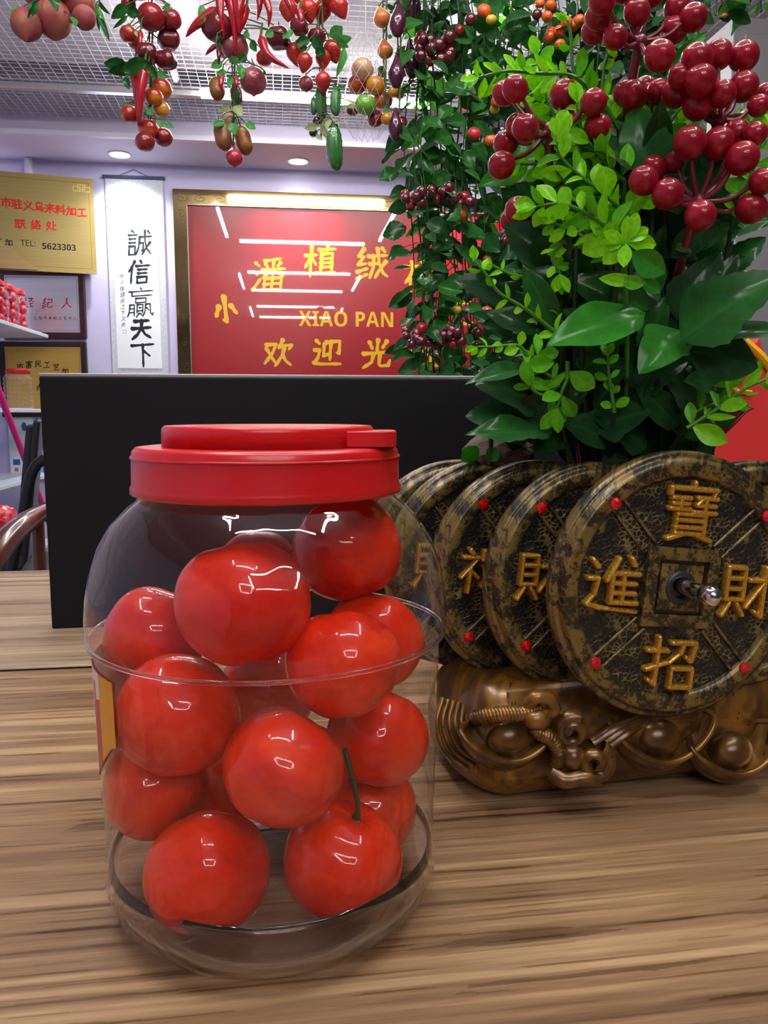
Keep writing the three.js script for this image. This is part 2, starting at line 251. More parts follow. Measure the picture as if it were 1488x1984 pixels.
{ // big brass plaque, its left edge swung off the wall
  const e = onZ(184, 440, WALL_Z + 0.045), hh = 0.575, ww = 0.92, turn = 0.2;
  const t = thing('brass_plaque', 'brushed brass plaque with red characters and a TEL number, topmost of the plaques', 'plaque', V(e.x - Math.cos(turn) * ww / 2, e.y - hh / 2, e.z + Math.sin(turn) * ww / 2), turn);
  const tex = canvasTex(1024, 640, (g, w, h) => {
    for (let y = 0; y < h; y++) { const n = (hash(y, 3) - 0.5) * 14; g.fillStyle = `rgb(${156 + n | 0},${138 + n | 0},${86 + n | 0})`; g.fillRect(0, y, w, 1); }
    g.strokeStyle = '#8d6f2c'; g.lineWidth = 5; g.strokeRect(30, 34, w - 60, h - 68); g.strokeStyle = '#c9b26a'; g.lineWidth = 7; for (const [a, b] of [[w - 130, 60], [w - 100, 46], [w - 70, 60]]) g.strokeRect(a, b, 44, 30);
    const R = '#c62a22'; '温市驻义乌来料加工'.split('').forEach((c, k) => brush(g, c, w * (0.389 + k * 0.0665), h * (0.31 + k * 0.006), 68, 9.5, R, { rough: 0.25 }));
    '联络处'.split('').forEach((c, k) => brush(g, c, w * (0.534 + k * 0.095), h * 0.52, 66, 9, R, { rough: 0.25 }));
    g.fillStyle = '#1c1c20'; g.font = '54px sans-serif'; g.fillText('TEL:', w * 0.53, h * 0.745); g.font = 'bold 57px sans-serif'; g.fillText('5623303', w * 0.66, h * 0.765);
    brush(g, '加', w * 0.46, h * 0.72, 50, 7, '#2c2c30'); brush(g, '工', w * 0.4, h * 0.715, 50, 7, '#2c2c30');
  });
  board('plate', ww, hh, 0.012, tex, mBrass(), t, 0, hh / 2, 0);
  part('backing', box(ww - 0.03, hh - 0.03, 0.02, 0, hh / 2, -0.0165), M(0x2a1512, 0.5), t);
  const c = thing('brass_offcut', 'bare three-cornered brass sheet leaning over the lower left of the top plaque', 'metal sheet', V(t.position.x - 0.02, t.position.y + 0.005, t.position.z + 0.02), turn);
  const s = new THREE.Shape([[-0.38, 0.0], [0.14, 0.0], [-0.16, 0.235], [-0.38, 0.4]].map((p) => new THREE.Vector2(...p)));
  part('sheet', new THREE.ExtrudeGeometry(s, { depth: 0.006, bevelEnabled: true, bevelSize: 0.002, bevelThickness: 0.002, bevelSegments: 1 }), M(0xb9a67c, 0.4, { metalness: 0.7, map: brassTex([225, 215, 190], 24) }), c);
  part('screw', new THREE.SphereGeometry(0.012, 10, 8).translate(-0.155, 0.2, 0.008), M(0x1e1a18, 0.4), c);
  const k = onZ(58, 332, WALL_Z + 0.03), sp = thing('wall_bracket', 'small white bracket on the wall above the brass plaque', 'bracket', V(k.x, k.y - 0.05, WALL_Z));
  part('bracket_arm', merge([cyl(0.024, 0.03, 0.14, 14).translate(0, 0.05, 0.045), box(0.05, 0.06, 0.05, 0, 0.05, 0.022)]), M(0xd8d8e2, 0.3, { metalness: 0.3 }), sp);
}
function plaque(label, px, tex, face, frameColor, fw) {
  const r = rectOn(...px, WALL_Z + 0.035), t = thing('framed_plaque', label, 'plaque', V(r.x, r.y - r.h / 2, WALL_Z + 0.004));
  board('plate', r.w - fw * 1.6, r.h - fw * 1.6, 0.008, tex, face, t, 0, r.h / 2, 0.026);
  part('frame', merge([rbox(r.w, fw, 0.036, 0.006, 0, r.h - fw / 2, 0.018), rbox(r.w, fw, 0.036, 0.006, 0, fw / 2, 0.018), rbox(fw, r.h - 2 * fw + 0.01, 0.036, 0.006, -r.w / 2 + fw / 2, r.h / 2, 0.018), rbox(fw, r.h - 2 * fw + 0.01, 0.036, 0.006, r.w / 2 - fw / 2, r.h / 2, 0.018)]), M(frameColor, 0.35), t);
}
plaque('silver plaque with cursive characters in a dark maroon frame, the middle one of the plaques', [-6, 520, 168, 656], canvasTex(1024, 768, (g, w, h) => {
  for (let y = 0; y < h; y++) { const n = (hash(y, 9) - 0.5) * 16; g.fillStyle = `rgb(${196 + n | 0},${204 + n | 0},${214 + n | 0})`; g.fillRect(0, y, w, 1); }
  g.strokeStyle = '#9aa4b0'; g.lineWidth = 8; g.strokeRect(40, 40, w - 80, h - 80);
  brush(g, '经', w * 0.32, h * 0.48, 150, 15, '#8a2226', { lean: 0.15 }); brush(g, '纪', w * 0.57, h * 0.48, 150, 15, '#8a2226', { lean: 0.15 }); brush(g, '人', w * 0.82, h * 0.48, 150, 17, '#b3202a', { lean: 0.1 });
  '工加市来料工艺市人'.split('').forEach((c, k) => brush(g, c, w * (0.4 + k * 0.065), h * 0.74, 50, 6, '#454a55'));
}), M(0xffffff, 0.3, { metalness: 0.8 }), 0x2a0f16, 0.038);
plaque('gold plaque with an arc of black characters in a dark frame, lowest plaque', [-4, 660, 173, 808], canvasTex(1024, 856, (g, w, h) => {
  for (let y = 0; y < h; y++) { const n = (hash(y, 5) - 0.5) * 12; g.fillStyle = `rgb(${206 + n | 0},${168 + n | 0},${84 + n | 0})`; g.fillRect(0, y, w, 1); }
  g.strokeStyle = '#a8813a'; g.lineWidth = 6; g.strokeRect(36, 36, w - 72, h - 72);
  '市富民工艺加'.split('').forEach((c, k) => brush(g, c, w * (0.2 + k * 0.115), h * (0.27 + (k - 2) * (k - 2) * 0.012), 96, 12, '#1e1a16', { lean: 0.15 }));
  brush(g, '办', w * 0.44, h * 0.62, 96, 12, '#1e1a16'); brush(g, '处', w * 0.68, h * 0.64, 96, 12, '#1e1a16');
}), M(0xffffff, 0.35, { metalness: 0.75 }), 0x1d1014, 0.036);
{ // white poster board with blue streaks
  const r = rectOn(14, 806, 97, 925, WALL_Z + 0.02), t = thing('poster', 'white poster with a blue wave, on the wall below the gold plaque', 'poster', V(r.x, r.y - r.h / 2, WALL_Z + 0.002));
  board('sheet', r.w, r.h, 0.012, canvasTex(512, 720, (g, w, h) => {
    g.fillStyle = '#dfeaf0'; g.fillRect(0, 0, w, h);
    for (let k = 0; k < 7; k++) { g.strokeStyle = ['#5aa6d8', '#a9d3ea', '#3f83c4', '#cfe6f2', '#79bce0', '#bcdcf0', '#4f97d0'][k]; g.lineWidth = 12 + (k % 3) * 9; g.beginPath(); g.moveTo(w * 0.64 + k * 24, 0); g.bezierCurveTo(w * 0.7 + k * 22, h * 0.35, w * 0.74 + k * 16, h * 0.5, w * 0.8 + k * 14, h); g.stroke(); }
    g.fillStyle = '#3d5f94'; g.beginPath(); g.ellipse(w * 0.4, h * 0.17, 34, 52, 0, 0, 7); g.fill(); g.fillStyle = '#2b62b8'; g.fillRect(40, h * 0.7, 90, 66); g.fillStyle = '#d8622c'; g.fillRect(54, h * 0.84, 50, 40);
  }), M(0xffffff, 0.5), t, 0, r.h / 2, 0.008);
  part('edge_strip', merge([box(r.w + 0.02, 0.02, 0.02, 0, r.h, 0.01), box(r.w + 0.02, 0.02, 0.02, 0, 0, 0.01)]), M(0xb9c0c6, 0.4), t);
}

// ------------------------------------------------------------------ tables
function woodTex(w, h, seedN, lo, mid, hi, rows) {
  return dataTex(w, h, (u, v) => {
    const wob = (noise2(u * 3, v * 6, 3, 6, seedN) - 0.5) * 0.012, q = v + wob;
    const a = noise2(u * 2, q * rows, 2, rows, seedN + 1), b = noise2(u * 5, q * rows * 3.1, 5, Math.round(rows * 3.1), seedN + 2), c = noise2(u * 14, q * rows * 9, 14, rows * 9, seedN + 3), f = noise2(u * 60, q * rows * 22, 60, rows * 22, seedN + 4);
    let s = a * 0.42 + b * 0.36 + c * 0.22, col = s < 0.5 ? mix(lo, mid, sm(clamp(s * 2.6 - 0.35, 0, 1))) : mix(mid, hi, sm(clamp((s - 0.5) * 3.2, 0, 1)));
    if (b < 0.12 && c < 0.55) col = mix(col, lo, 0.75);
    const pore = c < 0.16 ? -26 : 0; return col.map((x) => x + (f - 0.5) * 20 + pore);
  });
}
const woodA = woodTex(1024, 1024, 11, [102, 75, 52], [144, 112, 80], [184, 152, 112], 40);
const woodB = woodTex(1024, 512, 31, [122, 100, 78], [166, 142, 114], [196, 174, 144], 30);
const woodARough = dataTex(256, 256, (u, v) => 72 + noise2(u * 8, v * 60, 8, 60, 2) * 40, false);
function tableTop(name, label, x0, x1, z0, z1, tex, repX, repZ, turn, rough) {
  const w = x1 - x0, d = z1 - z0, c = V((x0 + x1) / 2, 0, (z0 + z1) / 2).applyAxisAngle(V(0, 1, 0), turn);
  const t = thing(name, label, 'table', V(c.x, 0, c.z), turn);
  const g = rbox(w, 0.028, d, 0.003, 0, TABLE_Y - 0.014, 0), p = g.attributes.position, uv = g.attributes.uv;
  for (let i = 0; i < p.count; i++) uv.setXY(i, p.getX(i) / repX, p.getZ(i) / repZ);
  part('table_top', g, M(0xffffff, 1, { map: tex, roughnessMap: rough, bumpMap: tex, bumpScale: 0.0003 }), t);
  for (const sx of [-1, 1]) for (const sz of [-1, 1]) part('leg', rbox(0.05, TABLE_Y - 0.03, 0.05, 0.004, sx * (w / 2 - 0.06), (TABLE_Y - 0.03) / 2, sz * (d / 2 - 0.06)), M(0x9a9a9c, 0.35, { metalness: 0.6 }), t);
  part('apron', merge([box(w - 0.16, 0.05, 0.02, 0, TABLE_Y - 0.054, d / 2 - 0.06), box(w - 0.16, 0.05, 0.02, 0, TABLE_Y - 0.054, -d / 2 + 0.06)]), M(0x8c8c90, 0.4, { metalness: 0.5 }), t);
  part('edge_band', merge([box(w - 0.004, 0.025, 0.0016, 0, TABLE_Y - 0.0145, d / 2 + 0.0004), box(w - 0.004, 0.025, 0.0016, 0, TABLE_Y - 0.0145, -d / 2 - 0.0004)]), M(0x1d1713, 0.6), t);
  return t;
}
const TT = 0.02, seamZ = -0.806;
tableTop('office_table', 'wood-grain table that carries the fruit jar and the coin planter', -1.0, 1.25, seamZ + 0.0015, 0.32, woodA, 1.05, 0.62, TT, woodARough);
tableTop('office_table', 'paler wood-grain table behind the seam, carrying the black partition board', -1.0, 1.25, -1.335, seamZ - 0.0085, woodB, 1.3, 0.6, TT, woodARough);
{ // black partition
  const a = onY(112, 1215, TABLE_Y), tl = P(93, 731, 0.945), t = thing('partition_board', 'matt black upright partition board standing on the rear table', 'partition', V(a.x + 0.395, TABLE_Y, a.z), TT);
  const h = tl.y - TABLE_Y, W = 0.8;
  part('panel', rbox(W, h, 0.022, 0.002, 0, h / 2, -0.012), MP(0x0b0d11, 0.6, { specularIntensity: 0.5 }), t);
  part('edge_strip', rbox(W, 0.004, 0.02, 0.001, 0, h + 0.0015, -0.012), M(0xa8a8a8, 0.35, { metalness: 0.5 }), t);
  part('foot', merge([rbox(0.03, 0.006, 0.16, 0.002, W / 2 - 0.2, 0.003, -0.05), rbox(0.03, 0.006, 0.1, 0.002, -W / 2 + 0.3, 0.003, -0.07)]), M(0x22252a, 0.5), t);
}
// ------------------------------------------------------------------ chairs and the shelf at the left
{ // office chair with a tall black back
  const t = thing('office_chair', 'black high-backed office chair leaning behind the rear table', 'chair', V(0, 0, 0));
  const c = P(50, 930, 3.05); t.rotation.y = -1.33; t.position.copy(V(0, 0, 0.23).applyAxisAngle(V(0, 1, 0), -1.33)).add(V(c.x, 0, c.z));
  const mb = M(0x16181c, 0.45), mf = M(0x2a2f3b, 0.85);
  part('seat', rbox(0.48, 0.08, 0.46, 0.035, 0, 0.47, 0, 3), mf, t);
  const lean = (g) => g.rotateX(-0.13).translate(0, 0.395, -0.2);
  part('backrest', lean(rbox(0.42, 0.58, 0.026, 0.012, 0, 0.28, 0.008, 3)), mf, t);
  part('back_shell', lean(rbox(0.46, 0.62, 0.024, 0.011, 0, 0.28, -0.014, 3)), mb, t);
  part('back_trim', lean(rbox(0.02, 0.5, 0.012, 0.004, -0.226, 0.3, 0.006)), M(0xb8b8ba, 0.25, { metalness: 0.8 }), t);
  part('gas_post', cyl(0.03, 0.03, 0.34, 14).translate(0, 0.26, 0), M(0x222222, 0.3, { metalness: 0.7 }), t);
  const legs = []; for (let k = 0; k < 5; k++) legs.push(rbox(0.05, 0.03, 0.3, 0.01, 0, 0.09, 0.15).rotateY(k * 1.2566));
  part('star_base', merge(legs), mb, t);
  for (let k = 0; k < 5; k++) part('caster', cyl(0.03, 0.03, 0.04, 14).rotateZ(PI / 2).translate(0, 0.031, 0.28).rotateY(k * 1.2566), mb, t);
}
{ // second, smaller black chair: only its looped arm and back edge show
  const t = thing('mesh_chair', 'small black chair with an open looped arm, beside the partition edge', 'chair', V(0, 0, 0));
  const c = P(74, 900, 2.4); t.position.set(c.x + 0.085, 0, c.z - 0.12); t.rotation.y = 0.2;
  const mb = M(0x0e0f11, 0.5);
  part('arm_loop', tube([V(-0.2, 0.52, 0.1), V(-0.165, 0.66, 0.1), V(-0.115, 0.845, 0.1), V(-0.08, 0.865, 0.1), V(-0.062, 0.8, 0.1), V(-0.05, 0.56, 0.1)], 0.016, 30, 8), mb, t);
  part('arm_loop', tube([V(0.34, 0.52, 0.1), V(0.36, 0.78, 0.1), V(0.4, 0.8, 0.1), V(0.42, 0.7, 0.1), V(0.42, 0.56, 0.1)], 0.02, 30, 8), mb, t);
  part('seat', rbox(0.56, 0.07, 0.46, 0.03, 0.1, 0.5, 0, 3), mb, t);
  part('backrest', rbox(0.4, 0.3, 0.04, 0.018, 0.16, 0.7, -0.22, 3), mb, t);
  for (const sx of [-0.12, 0.32]) for (const sz of [-0.18, 0.18]) part('leg', cyl(0.016, 0.016, 0.47, 10).translate(sx, 0.235, sz), mb, t);
}
{ // glossy brown wooden armchair
  const e = P(46, 1012, 1.7), t = thing('wooden_armchair', 'glossy red-brown wooden armchair with a curved arm rail, behind the rear table', 'chair', V(e.x, 0, e.z - 0.02));
  const mw = MP(0x54230f, 0.3, { clearcoat: 0.8, clearcoatRoughness: 0.12 }), h = e.y;
  const pl = (px, py, d) => P(px, py, d).sub(t.position);
  const arm = [pl(-70, 1180, 1.5), pl(-22, 1098, 1.55), pl(8, 1052, 1.62), pl(45, 1016, 1.72), pl(84, 993, 1.86), pl(130, 975, 2.02), pl(190, 968, 2.1), pl(260, 975, 2.1)];
  part('arm_rail', taper(arm, 0.02, 0.02, 60, 10, (u) => 0.021 + 0.004 * Math.sin(u * 6)), mw, t);
  for (const [px, py, d] of [[72, 1000, 1.8], [250, 975, 2.1], [-62, 1172, 1.5]]) { const q = pl(px, py, d); part('post', taper([V(q.x, q.y - 0.005, q.z), V(q.x, q.y * 0.75, q.z), V(q.x + 0.008, 0.46, q.z), V(q.x, 0, q.z)], 0.014, 0.018, 16, 10), mw, t); }
  part('seat', rbox(0.5, 0.04, 0.46, 0.01, 0.08, 0.44, -0.16), mw, t);
  part('leg', rbox(0.035, 0.43, 0.035, 0.006, -0.14, 0.215, 0.02), mw, t);
  part('splat', rbox(0.1, 0.42, 0.014, 0.004, 0.14, 0.66, -0.36).rotateY(0.1), mw, t);
}
const XS = -1.49;                                                   // right-hand front of the shelf unit along the left wall
{
  const t = thing('shelf_unit', 'pale shelf unit at the left edge holding clear red-lidded jars', 'shelf', V(XS - 0.16, 0, -4.68));
  const mS = M(0xcfcfe0, 0.4);
  for (const y of [1.475, 1.018, 0.62, 0.2]) part('shelf_board', rbox(0.4, 0.022, 1.2, 0.004, 0, y, 0), M(0xbfc4cc, 0.3), t);
  for (const z of [-0.55, 0.5]) for (const x of [-0.18, 0.18]) if (!(x > 0 && z < 0)) part('post', rbox(0.035, 1.475, 0.035, 0.005, x, 0.74, z), mS, t);
  part('back_panel', box(0.012, 1.42, 1.2, -0.206, 0.75, 0), mS, t);
}
// small copies of the big fruit jar on the shelf
const petBump = dataTex(512, 256, (u, v) => noise2(u * 22, v * 9, 22, 9, 3) * 130 + noise2(u * 60, v * 26, 60, 26, 6) * 60 + noise2(u * 7, v * 3, 7, 3, 9) * 60, false);
const mPET = MP(new THREE.Color(0.985, 0.975, 0.98), 0.03, { transmission: 1, thickness: 0, ior: 1.5, specularIntensity: 1, bumpMap: petBump, bumpScale: 0.0011, side: THREE.DoubleSide });
const mLid = MP(new THREE.Color(0.62, 0.008, 0.012), 0.34, { clearcoat: 0.3, clearcoatRoughness: 0.2 });
const jarOuter = [[0.001, 0.0045], [0.03, 0.004], [0.052, 0.002], [0.06, 0.0006], [0.066, 0.0012], [0.0745, 0.0055], [0.0812, 0.0135], [0.0842, 0.023], [0.0838, 0.030], [0.0822, 0.0345], [0.0828, 0.040], [0.0834, 0.06], [0.0842, 0.10], [0.0850, 0.1375], [0.0862, 0.1422], [0.0884, 0.1465], [0.0886, 0.153], [0.0878, 0.163], [0.0856, 0.175], [0.0815, 0.187], [0.0752, 0.198], [0.0670, 0.2065], [0.0632, 0.2095], [0.0615, 0.212], [0.0615, 0.234]];
const jarProfile = () => jarOuter;
function smallJar(label, pos, fill, color, group) {
  const t = thing('shelf_jar', label, 'jar', pos, 0, group);
  part('jar_body', lathe(jarProfile(), 36), mPET, t);
  part('lid', lathe([[0, 0.212], [0.066, 0.212], [0.0672, 0.216], [0.066, 0.236], [0.064, 0.2375], [0.052, 0.238], [0.052, 0.2465], [0, 0.247]].reverse().map(([a, b]) => [a, b]), 36), mLid, t);
  return t;
}
const JY = 1.486;
const redStuff = MP(new THREE.Color(0.52, 0.01, 0.03), 0.4, { clearcoat: 0.4 });
const pepperGeo = deform(new THREE.SphereGeometry(0.026, 14, 12), (v) => { v.x *= 1 + 0.14 * Math.cos(Math.atan2(v.z, v.x) * 3); v.y *= 1.1; });
[-5.1, -4.92, -4.74, -4.56].forEach((z, k) => {
  const w = ['farthest jar', 'second jar from the far end', 'third jar from the far end', 'nearest jar'][k], c = V(XS - 0.1, JY, z);
  smallJar(`red-lidded jar full of red fruit, ${w} on the top shelf`, c);
  const gs = []; for (let r = 0; r < 4; r++) for (let j = 0; j < 4; j++) { const a = j * 1.571 + r * 0.785 + k; gs.push(pepperGeo.clone().rotateY(a * 2).translate(Math.cos(a) * 0.046, 0.034 + r * 0.047, Math.sin(a) * 0.046)); }
  const f = part('red_fruit_filling', merge(gs), redStuff); f.position.copy(c); tag(f, `shiny red fruit heaped inside the ${w} on the top shelf`, 'fruit'); f.userData.kind = 'stuff';
});
{
  const c = P(36, 752, 4.78), t = thing('shelf_jar', 'empty clear ribbed jar with a red lid on the middle shelf before the gold plaque', 'jar', V(c.x, 1.029, c.z));
  const pr = [[0.001, 0.004], [0.06, 0.001], [0.076, 0.008]]; for (let k = 0; k <= 36; k++) pr.push([0.08 + 0.0035 * Math.cos(k * PI / 3), 0.012 + k * 0.0045]); pr.push([0.078, 0.184], [0.066, 0.2], [0.063, 0.205], [0.063, 0.22]);
  part('jar_body', lathe(pr, 36), mPET, t);
  part('lid', lathe([[0, 0.232], [0.062, 0.232], [0.066, 0.229], [0.067, 0.203], [0, 0.203]], 36), mLid, t);
}
{
  const a = P(-14, 730, 3.35), b = P(34, 858, 3.5), d = b.clone().sub(a), f = a.clone().addScaledVector(d, (0.02 - a.y) / d.y), top = a.clone().addScaledVector(d, -0.8);
  const t = thing('broom', 'bright pink broom pole leaning beside the shelf unit', 'broom', V(f.x, 0, f.z));
  part('pole', tube([top.sub(t.position), V(0, 0.06, 0)], 0.014, 8, 10), M(0xd4287e, 0.35), t);
  part('brush_head', merge([rbox(0.26, 0.04, 0.05, 0.012, 0, 0.1, 0), rbox(0.28, 0.085, 0.04, 0.01, 0, 0.043, 0)]), M(0xb03070, 0.7), t);
}
{
  const t = thing('plastic_bag', 'crumpled red plastic bag hanging by the shelf unit at the left edge', 'bag', P(-4, 1010, 3.75));
  const g = deform(new THREE.IcosahedronGeometry(0.085, 5), (v) => { const n = noise3(v.x * 30, v.y * 18, v.z * 30), m = noise3(v.x * 70 + 5, v.y * 40, v.z * 70); v.multiplyScalar(0.78 + 0.34 * n + 0.12 * m); v.y *= 0.95; });
  part('bag_body', mergeVertices(g.deleteAttribute('uv') && g || g), MP(new THREE.Color(0.62, 0.02, 0.03), 0.3, { clearcoat: 0.5 }), t);
  part('handle', tube([V(-0.03, 0.045, 0), V(-0.03, 0.075, 0), V(-0.01, 0.09, 0), V(0.01, 0.07, 0), V(0.01, 0.04, 0)], 0.004, 20, 6), MP(new THREE.Color(0.62, 0.02, 0.03), 0.3, {}), t);
  const s = thing('bag_stool', 'low dark stool under the red plastic bag at the left edge', 'stool', V(t.position.x, 0, t.position.z));
  const top = t.position.y - 0.06;
  part('seat', cyl(0.1, 0.1, 0.03, 24).translate(0, top - 0.015, 0), M(0x2a2624, 0.5), s);
  for (let k = 0; k < 3; k++) part('leg', cyl(0.014, 0.014, top - 0.03, 10).translate(0.06 * Math.cos(k * 2.094), (top - 0.03) / 2, 0.06 * Math.sin(k * 2.094)), M(0x2a2624, 0.5), s);
}

// ------------------------------------------------------------------ the fruit jar
const JAR = onY(0, 0, 0) && (() => { const a = P(526, 1300, 0.395); return V(a.x, TABLE_Y, a.z); })();
{
  const t = thing('fruit_jar', 'large clear plastic jar with a red screw lid, full of artificial tomatoes', 'jar', JAR, -YAW * -1);
  part('jar_body', lathe(jarProfile(), 96), mPET, t);
  const lid = part('lid', lathe([[0.0, 0.2345], [0.0595, 0.2345], [0.0625, 0.2342], [0.0641, 0.2325], [0.0645, 0.229], [0.0648, 0.2165], [0.0656, 0.2155], [0.0656, 0.2125], [0.0638, 0.2118], [0.0622, 0.2122]].reverse(), 96), mLid, t);
  const disc = part('lid_handle', lathe([[0.0, 0.2445], [0.0455, 0.2445], [0.0498, 0.2443], [0.051, 0.2432], [0.0513, 0.2415], [0.0513, 0.2346], [0.0, 0.2346]].reverse(), 72).translate(0.001, 0, 0), mLid, lid);
  const tab = new THREE.Shape(); tab.moveTo(0, -0.02); tab.lineTo(0.03, -0.02); tab.quadraticCurveTo(0.038, -0.02, 0.038, -0.012); tab.lineTo(0.038, 0.012); tab.quadraticCurveTo(0.038, 0.02, 0.03, 0.02); tab.lineTo(0, 0.02);
  part('lid_tab', new THREE.ExtrudeGeometry(tab, { depth: 0.006, bevelEnabled: true, bevelSize: 0.0006, bevelThickness: 0.0006, bevelSegments: 2 }).rotateX(-PI / 2).translate(0.0245, 0.2355, 0.012), mLid, lid);
  part('tab_groove', new THREE.TorusGeometry(0.0646, 0.0007, 6, 96).rotateX(PI / 2).translate(0, 0.2295, 0), mLid, lid);
  // thick moulded foot and the bead under the shoulder
  const mFoot = MP(new THREE.Color(0.97, 0.95, 0.97), 0.04, { transmission: 1, thickness: 0.004, ior: 1.45 });
  part('moulded_foot', lathe([[0.0585, 0.0022], [0.0655, 0.0032], [0.0735, 0.0076], [0.0797, 0.0148], [0.0826, 0.0238], [0.0822, 0.0302], [0.0806, 0.0346], [0.0794, 0.0318], [0.0807, 0.0236], [0.0780, 0.0158], [0.0723, 0.0093], [0.0651, 0.0051], [0.0585, 0.0042], [0.0585, 0.0022]], 96), mFoot, t);
  part('shoulder_bead', new THREE.TorusGeometry(0.0872, 0.0011, 10, 120).rotateX(PI / 2).translate(0, 0.1434, 0), mFoot, t);
  // sticker wrapped round the left side
  const tex = canvasTex(512, 512, (g, w, h) => {
    g.fillStyle = '#e9e4ea'; g.fillRect(0, 0, w, h); g.fillStyle = '#c21f2e'; g.fillRect(w * 0.1, h * 0.3, w * 0.77, h * 0.7); g.fillStyle = '#d9608e'; g.fillRect(w * 0.1, h * 0.12, w * 0.72, h * 0.2); g.fillStyle = '#f0e6ea'; g.fillRect(w * 0.6, h * 0.05, w * 0.16, h * 0.95);
    g.fillStyle = '#e2a126'; g.fillRect(w * 0.87, 0, w * 0.13, h); g.fillStyle = '#f2d75a'; g.fillRect(w * 0.2, h * 0.8, w * 0.5, h * 0.1); g.fillStyle = '#8fb6c8'; g.fillRect(0, 0, w * 0.06, h);
  });
  const n = 24, m = 12, pos = [], uv = [], idx = [];
  for (let i = 0; i <= n; i++) for (let j = 0; j <= m; j++) {
    const u = i / n, a = lerp(-2.3, -0.78, u), low = lerp(0.105, 0.07, Math.sin(clamp(u * 1.02, 0, 1) * PI)), y = lerp(low, 0.1345, j / m), r = 0.0834 + (y - 0.06) * 0.0206 + 0.0007;
    pos.push(Math.sin(a) * r, y, Math.cos(a) * r); uv.push(u, j / m);
    if (i < n && j < m) { const q = i * (m + 1) + j; idx.push(q, q + m + 1, q + 1, q + 1, q + m + 1, q + m + 2); }
  }
  const g = new THREE.BufferGeometry(); g.setAttribute('position', new THREE.Float32BufferAttribute(pos, 3)); g.setAttribute('uv', new THREE.Float32BufferAttribute(uv, 2)); g.setIndex(idx); g.computeVertexNormals();
  part('sticker', g, M(0xffffff, 0.35, { map: tex, side: THREE.DoubleSide }), t);
}
{ // tomatoes inside
  const skin = dataTex(256, 128, (u, v) => { const n = noise2(u * 9, v * 7, 9, 7, 3), f = noise2(u * 60, v * 40, 60, 40, 5); return mix([212, 30, 8], [232, 58, 12], n).map((c) => c + (f - 0.5) * 10); });
  const bump = dataTex(256, 128, (u, v) => noise2(u * 14, v * 9, 14, 9, 7) * 150 + noise2(u * 44, v * 26, 44, 26, 9) * 70, false);
  const mT = MP(0xffffff, 0.42, { map: skin, bumpMap: bump, bumpScale: 0.0011, clearcoat: 0.75, clearcoatRoughness: 0.06, specularIntensity: 0.3 });
  const mStem = M(0x2c4a22, 0.6);
  const geo = (k) => deform(new THREE.SphereGeometry(1, 48, 32), (v) => {
    const a = Math.atan2(v.z, v.x), r = Math.hypot(v.x, v.z), f = 1 + 0.022 * Math.cos(a * 5 + k) * r + 0.03 * (noise3(v.x * 1.6 + k * 7, v.y * 1.6, v.z * 1.6) - 0.5) * 2;
    const dip = v.y > 0 ? 0.16 * Math.exp(-r * r * 9) : 0.08 * Math.exp(-r * r * 11);
    v.multiplyScalar(f); v.y *= 0.95; v.y -= Math.sign(v.y) * dip;
  });
  const geos = [0, 1, 2].map(geo);
  const stem = (s) => merge([taper([V(0, 0.74, 0), V(-0.04, 1.0, 0.02), V(-0.26, 1.45, 0.06), V(-0.56, 1.95, 0.0)].map((q) => q.multiplyScalar(s)), 0, 0, 14, 8, (u) => s * (u < 0.12 ? 0.075 : 0.042)), new THREE.SphereGeometry(0.09 * s, 10, 8).scale(1, 0.5, 1).translate(0, 0.78 * s, 0)]);
  const where = ['top of the pile in front', 'top right, just under the lid', 'left edge under the shoulder ring', 'right of centre below the topmost ones', 'right edge behind others at the shoulder ring', 'large one at the left in the middle row', 'in the very centre of the front', 'at the right edge in the middle row', 'bottom row at the left', 'bottom row at the right, with a green stalk', 'low at the left edge, half hidden', 'bottom, hidden behind the left front one', 'bottom right, hidden behind the front one', 'in the hidden middle of the pile', 'peeping over the topmost one at the back', 'bottom of the pile at the back'];
  const L = [[-3.3, 166.1, 44.5, 30, -0.7, 0.2], [41.2, 180.4, -15.6, 28.6, 0.9, 0.4], [-58, 136.5, -5.9, 26.0, 0.2, -0.5], [40.6, 135.5, 35.6, 27.2, 0.35, 0.1], [54.5, 132, -13.3, 26.1, 0.2, -0.6], [-36, 111.5, 36.7, 29.2, 0.5, -0.4], [15.1, 92.5, 51.9, 27.8, -0.45, -0.55], [56.5, 84.5, 0.3, 26.2, 0.2, -0.3], [-22, 38.8, 47, 29.0, 0.3, 0.3], [40, 37.5, 33.6, 28.9, 0.32, -0.14], [-54.2, 65.5, 13, 26.3, -0.5, 0.8], [-45, 34.6, -28.4, 27.6, 0, 0], [50.5, 34.6, -19.6, 27.6, 0.2, 0], [-6.7, 90.7, -52.5, 27.9, 0, 0], [-10.7, 157.7, -53, 26.7, 0, 0], [3.9, 35.2, -52.5, 28.2, 0, 0]];
  L.forEach(([x, y, z, r, rx, rz], k) => {
    const p = V(x / 1000 - 0.0028, y / 1000, z / 1000).applyAxisAngle(V(0, 1, 0), YAW).add(JAR);
    const o = thing('tomato', `glossy red-orange artificial tomato in the jar, ${where[k]}`, 'tomato', p, 0, 'tomatoes in the jar');
    o.rotation.set(-0.3 - 0.25 * (k % 3), k * 1.7, rz, 'ZXY');
    if (k === 9) o.rotation.set(0.12, 0, -0.3, 'ZXY');
    const b = part('tomato_skin', geos[k % 3], mT, o); b.scale.setScalar(r / 1000);
    if (k === 9) part('stalk', stem(r / 1000), mStem, o);
  });
}
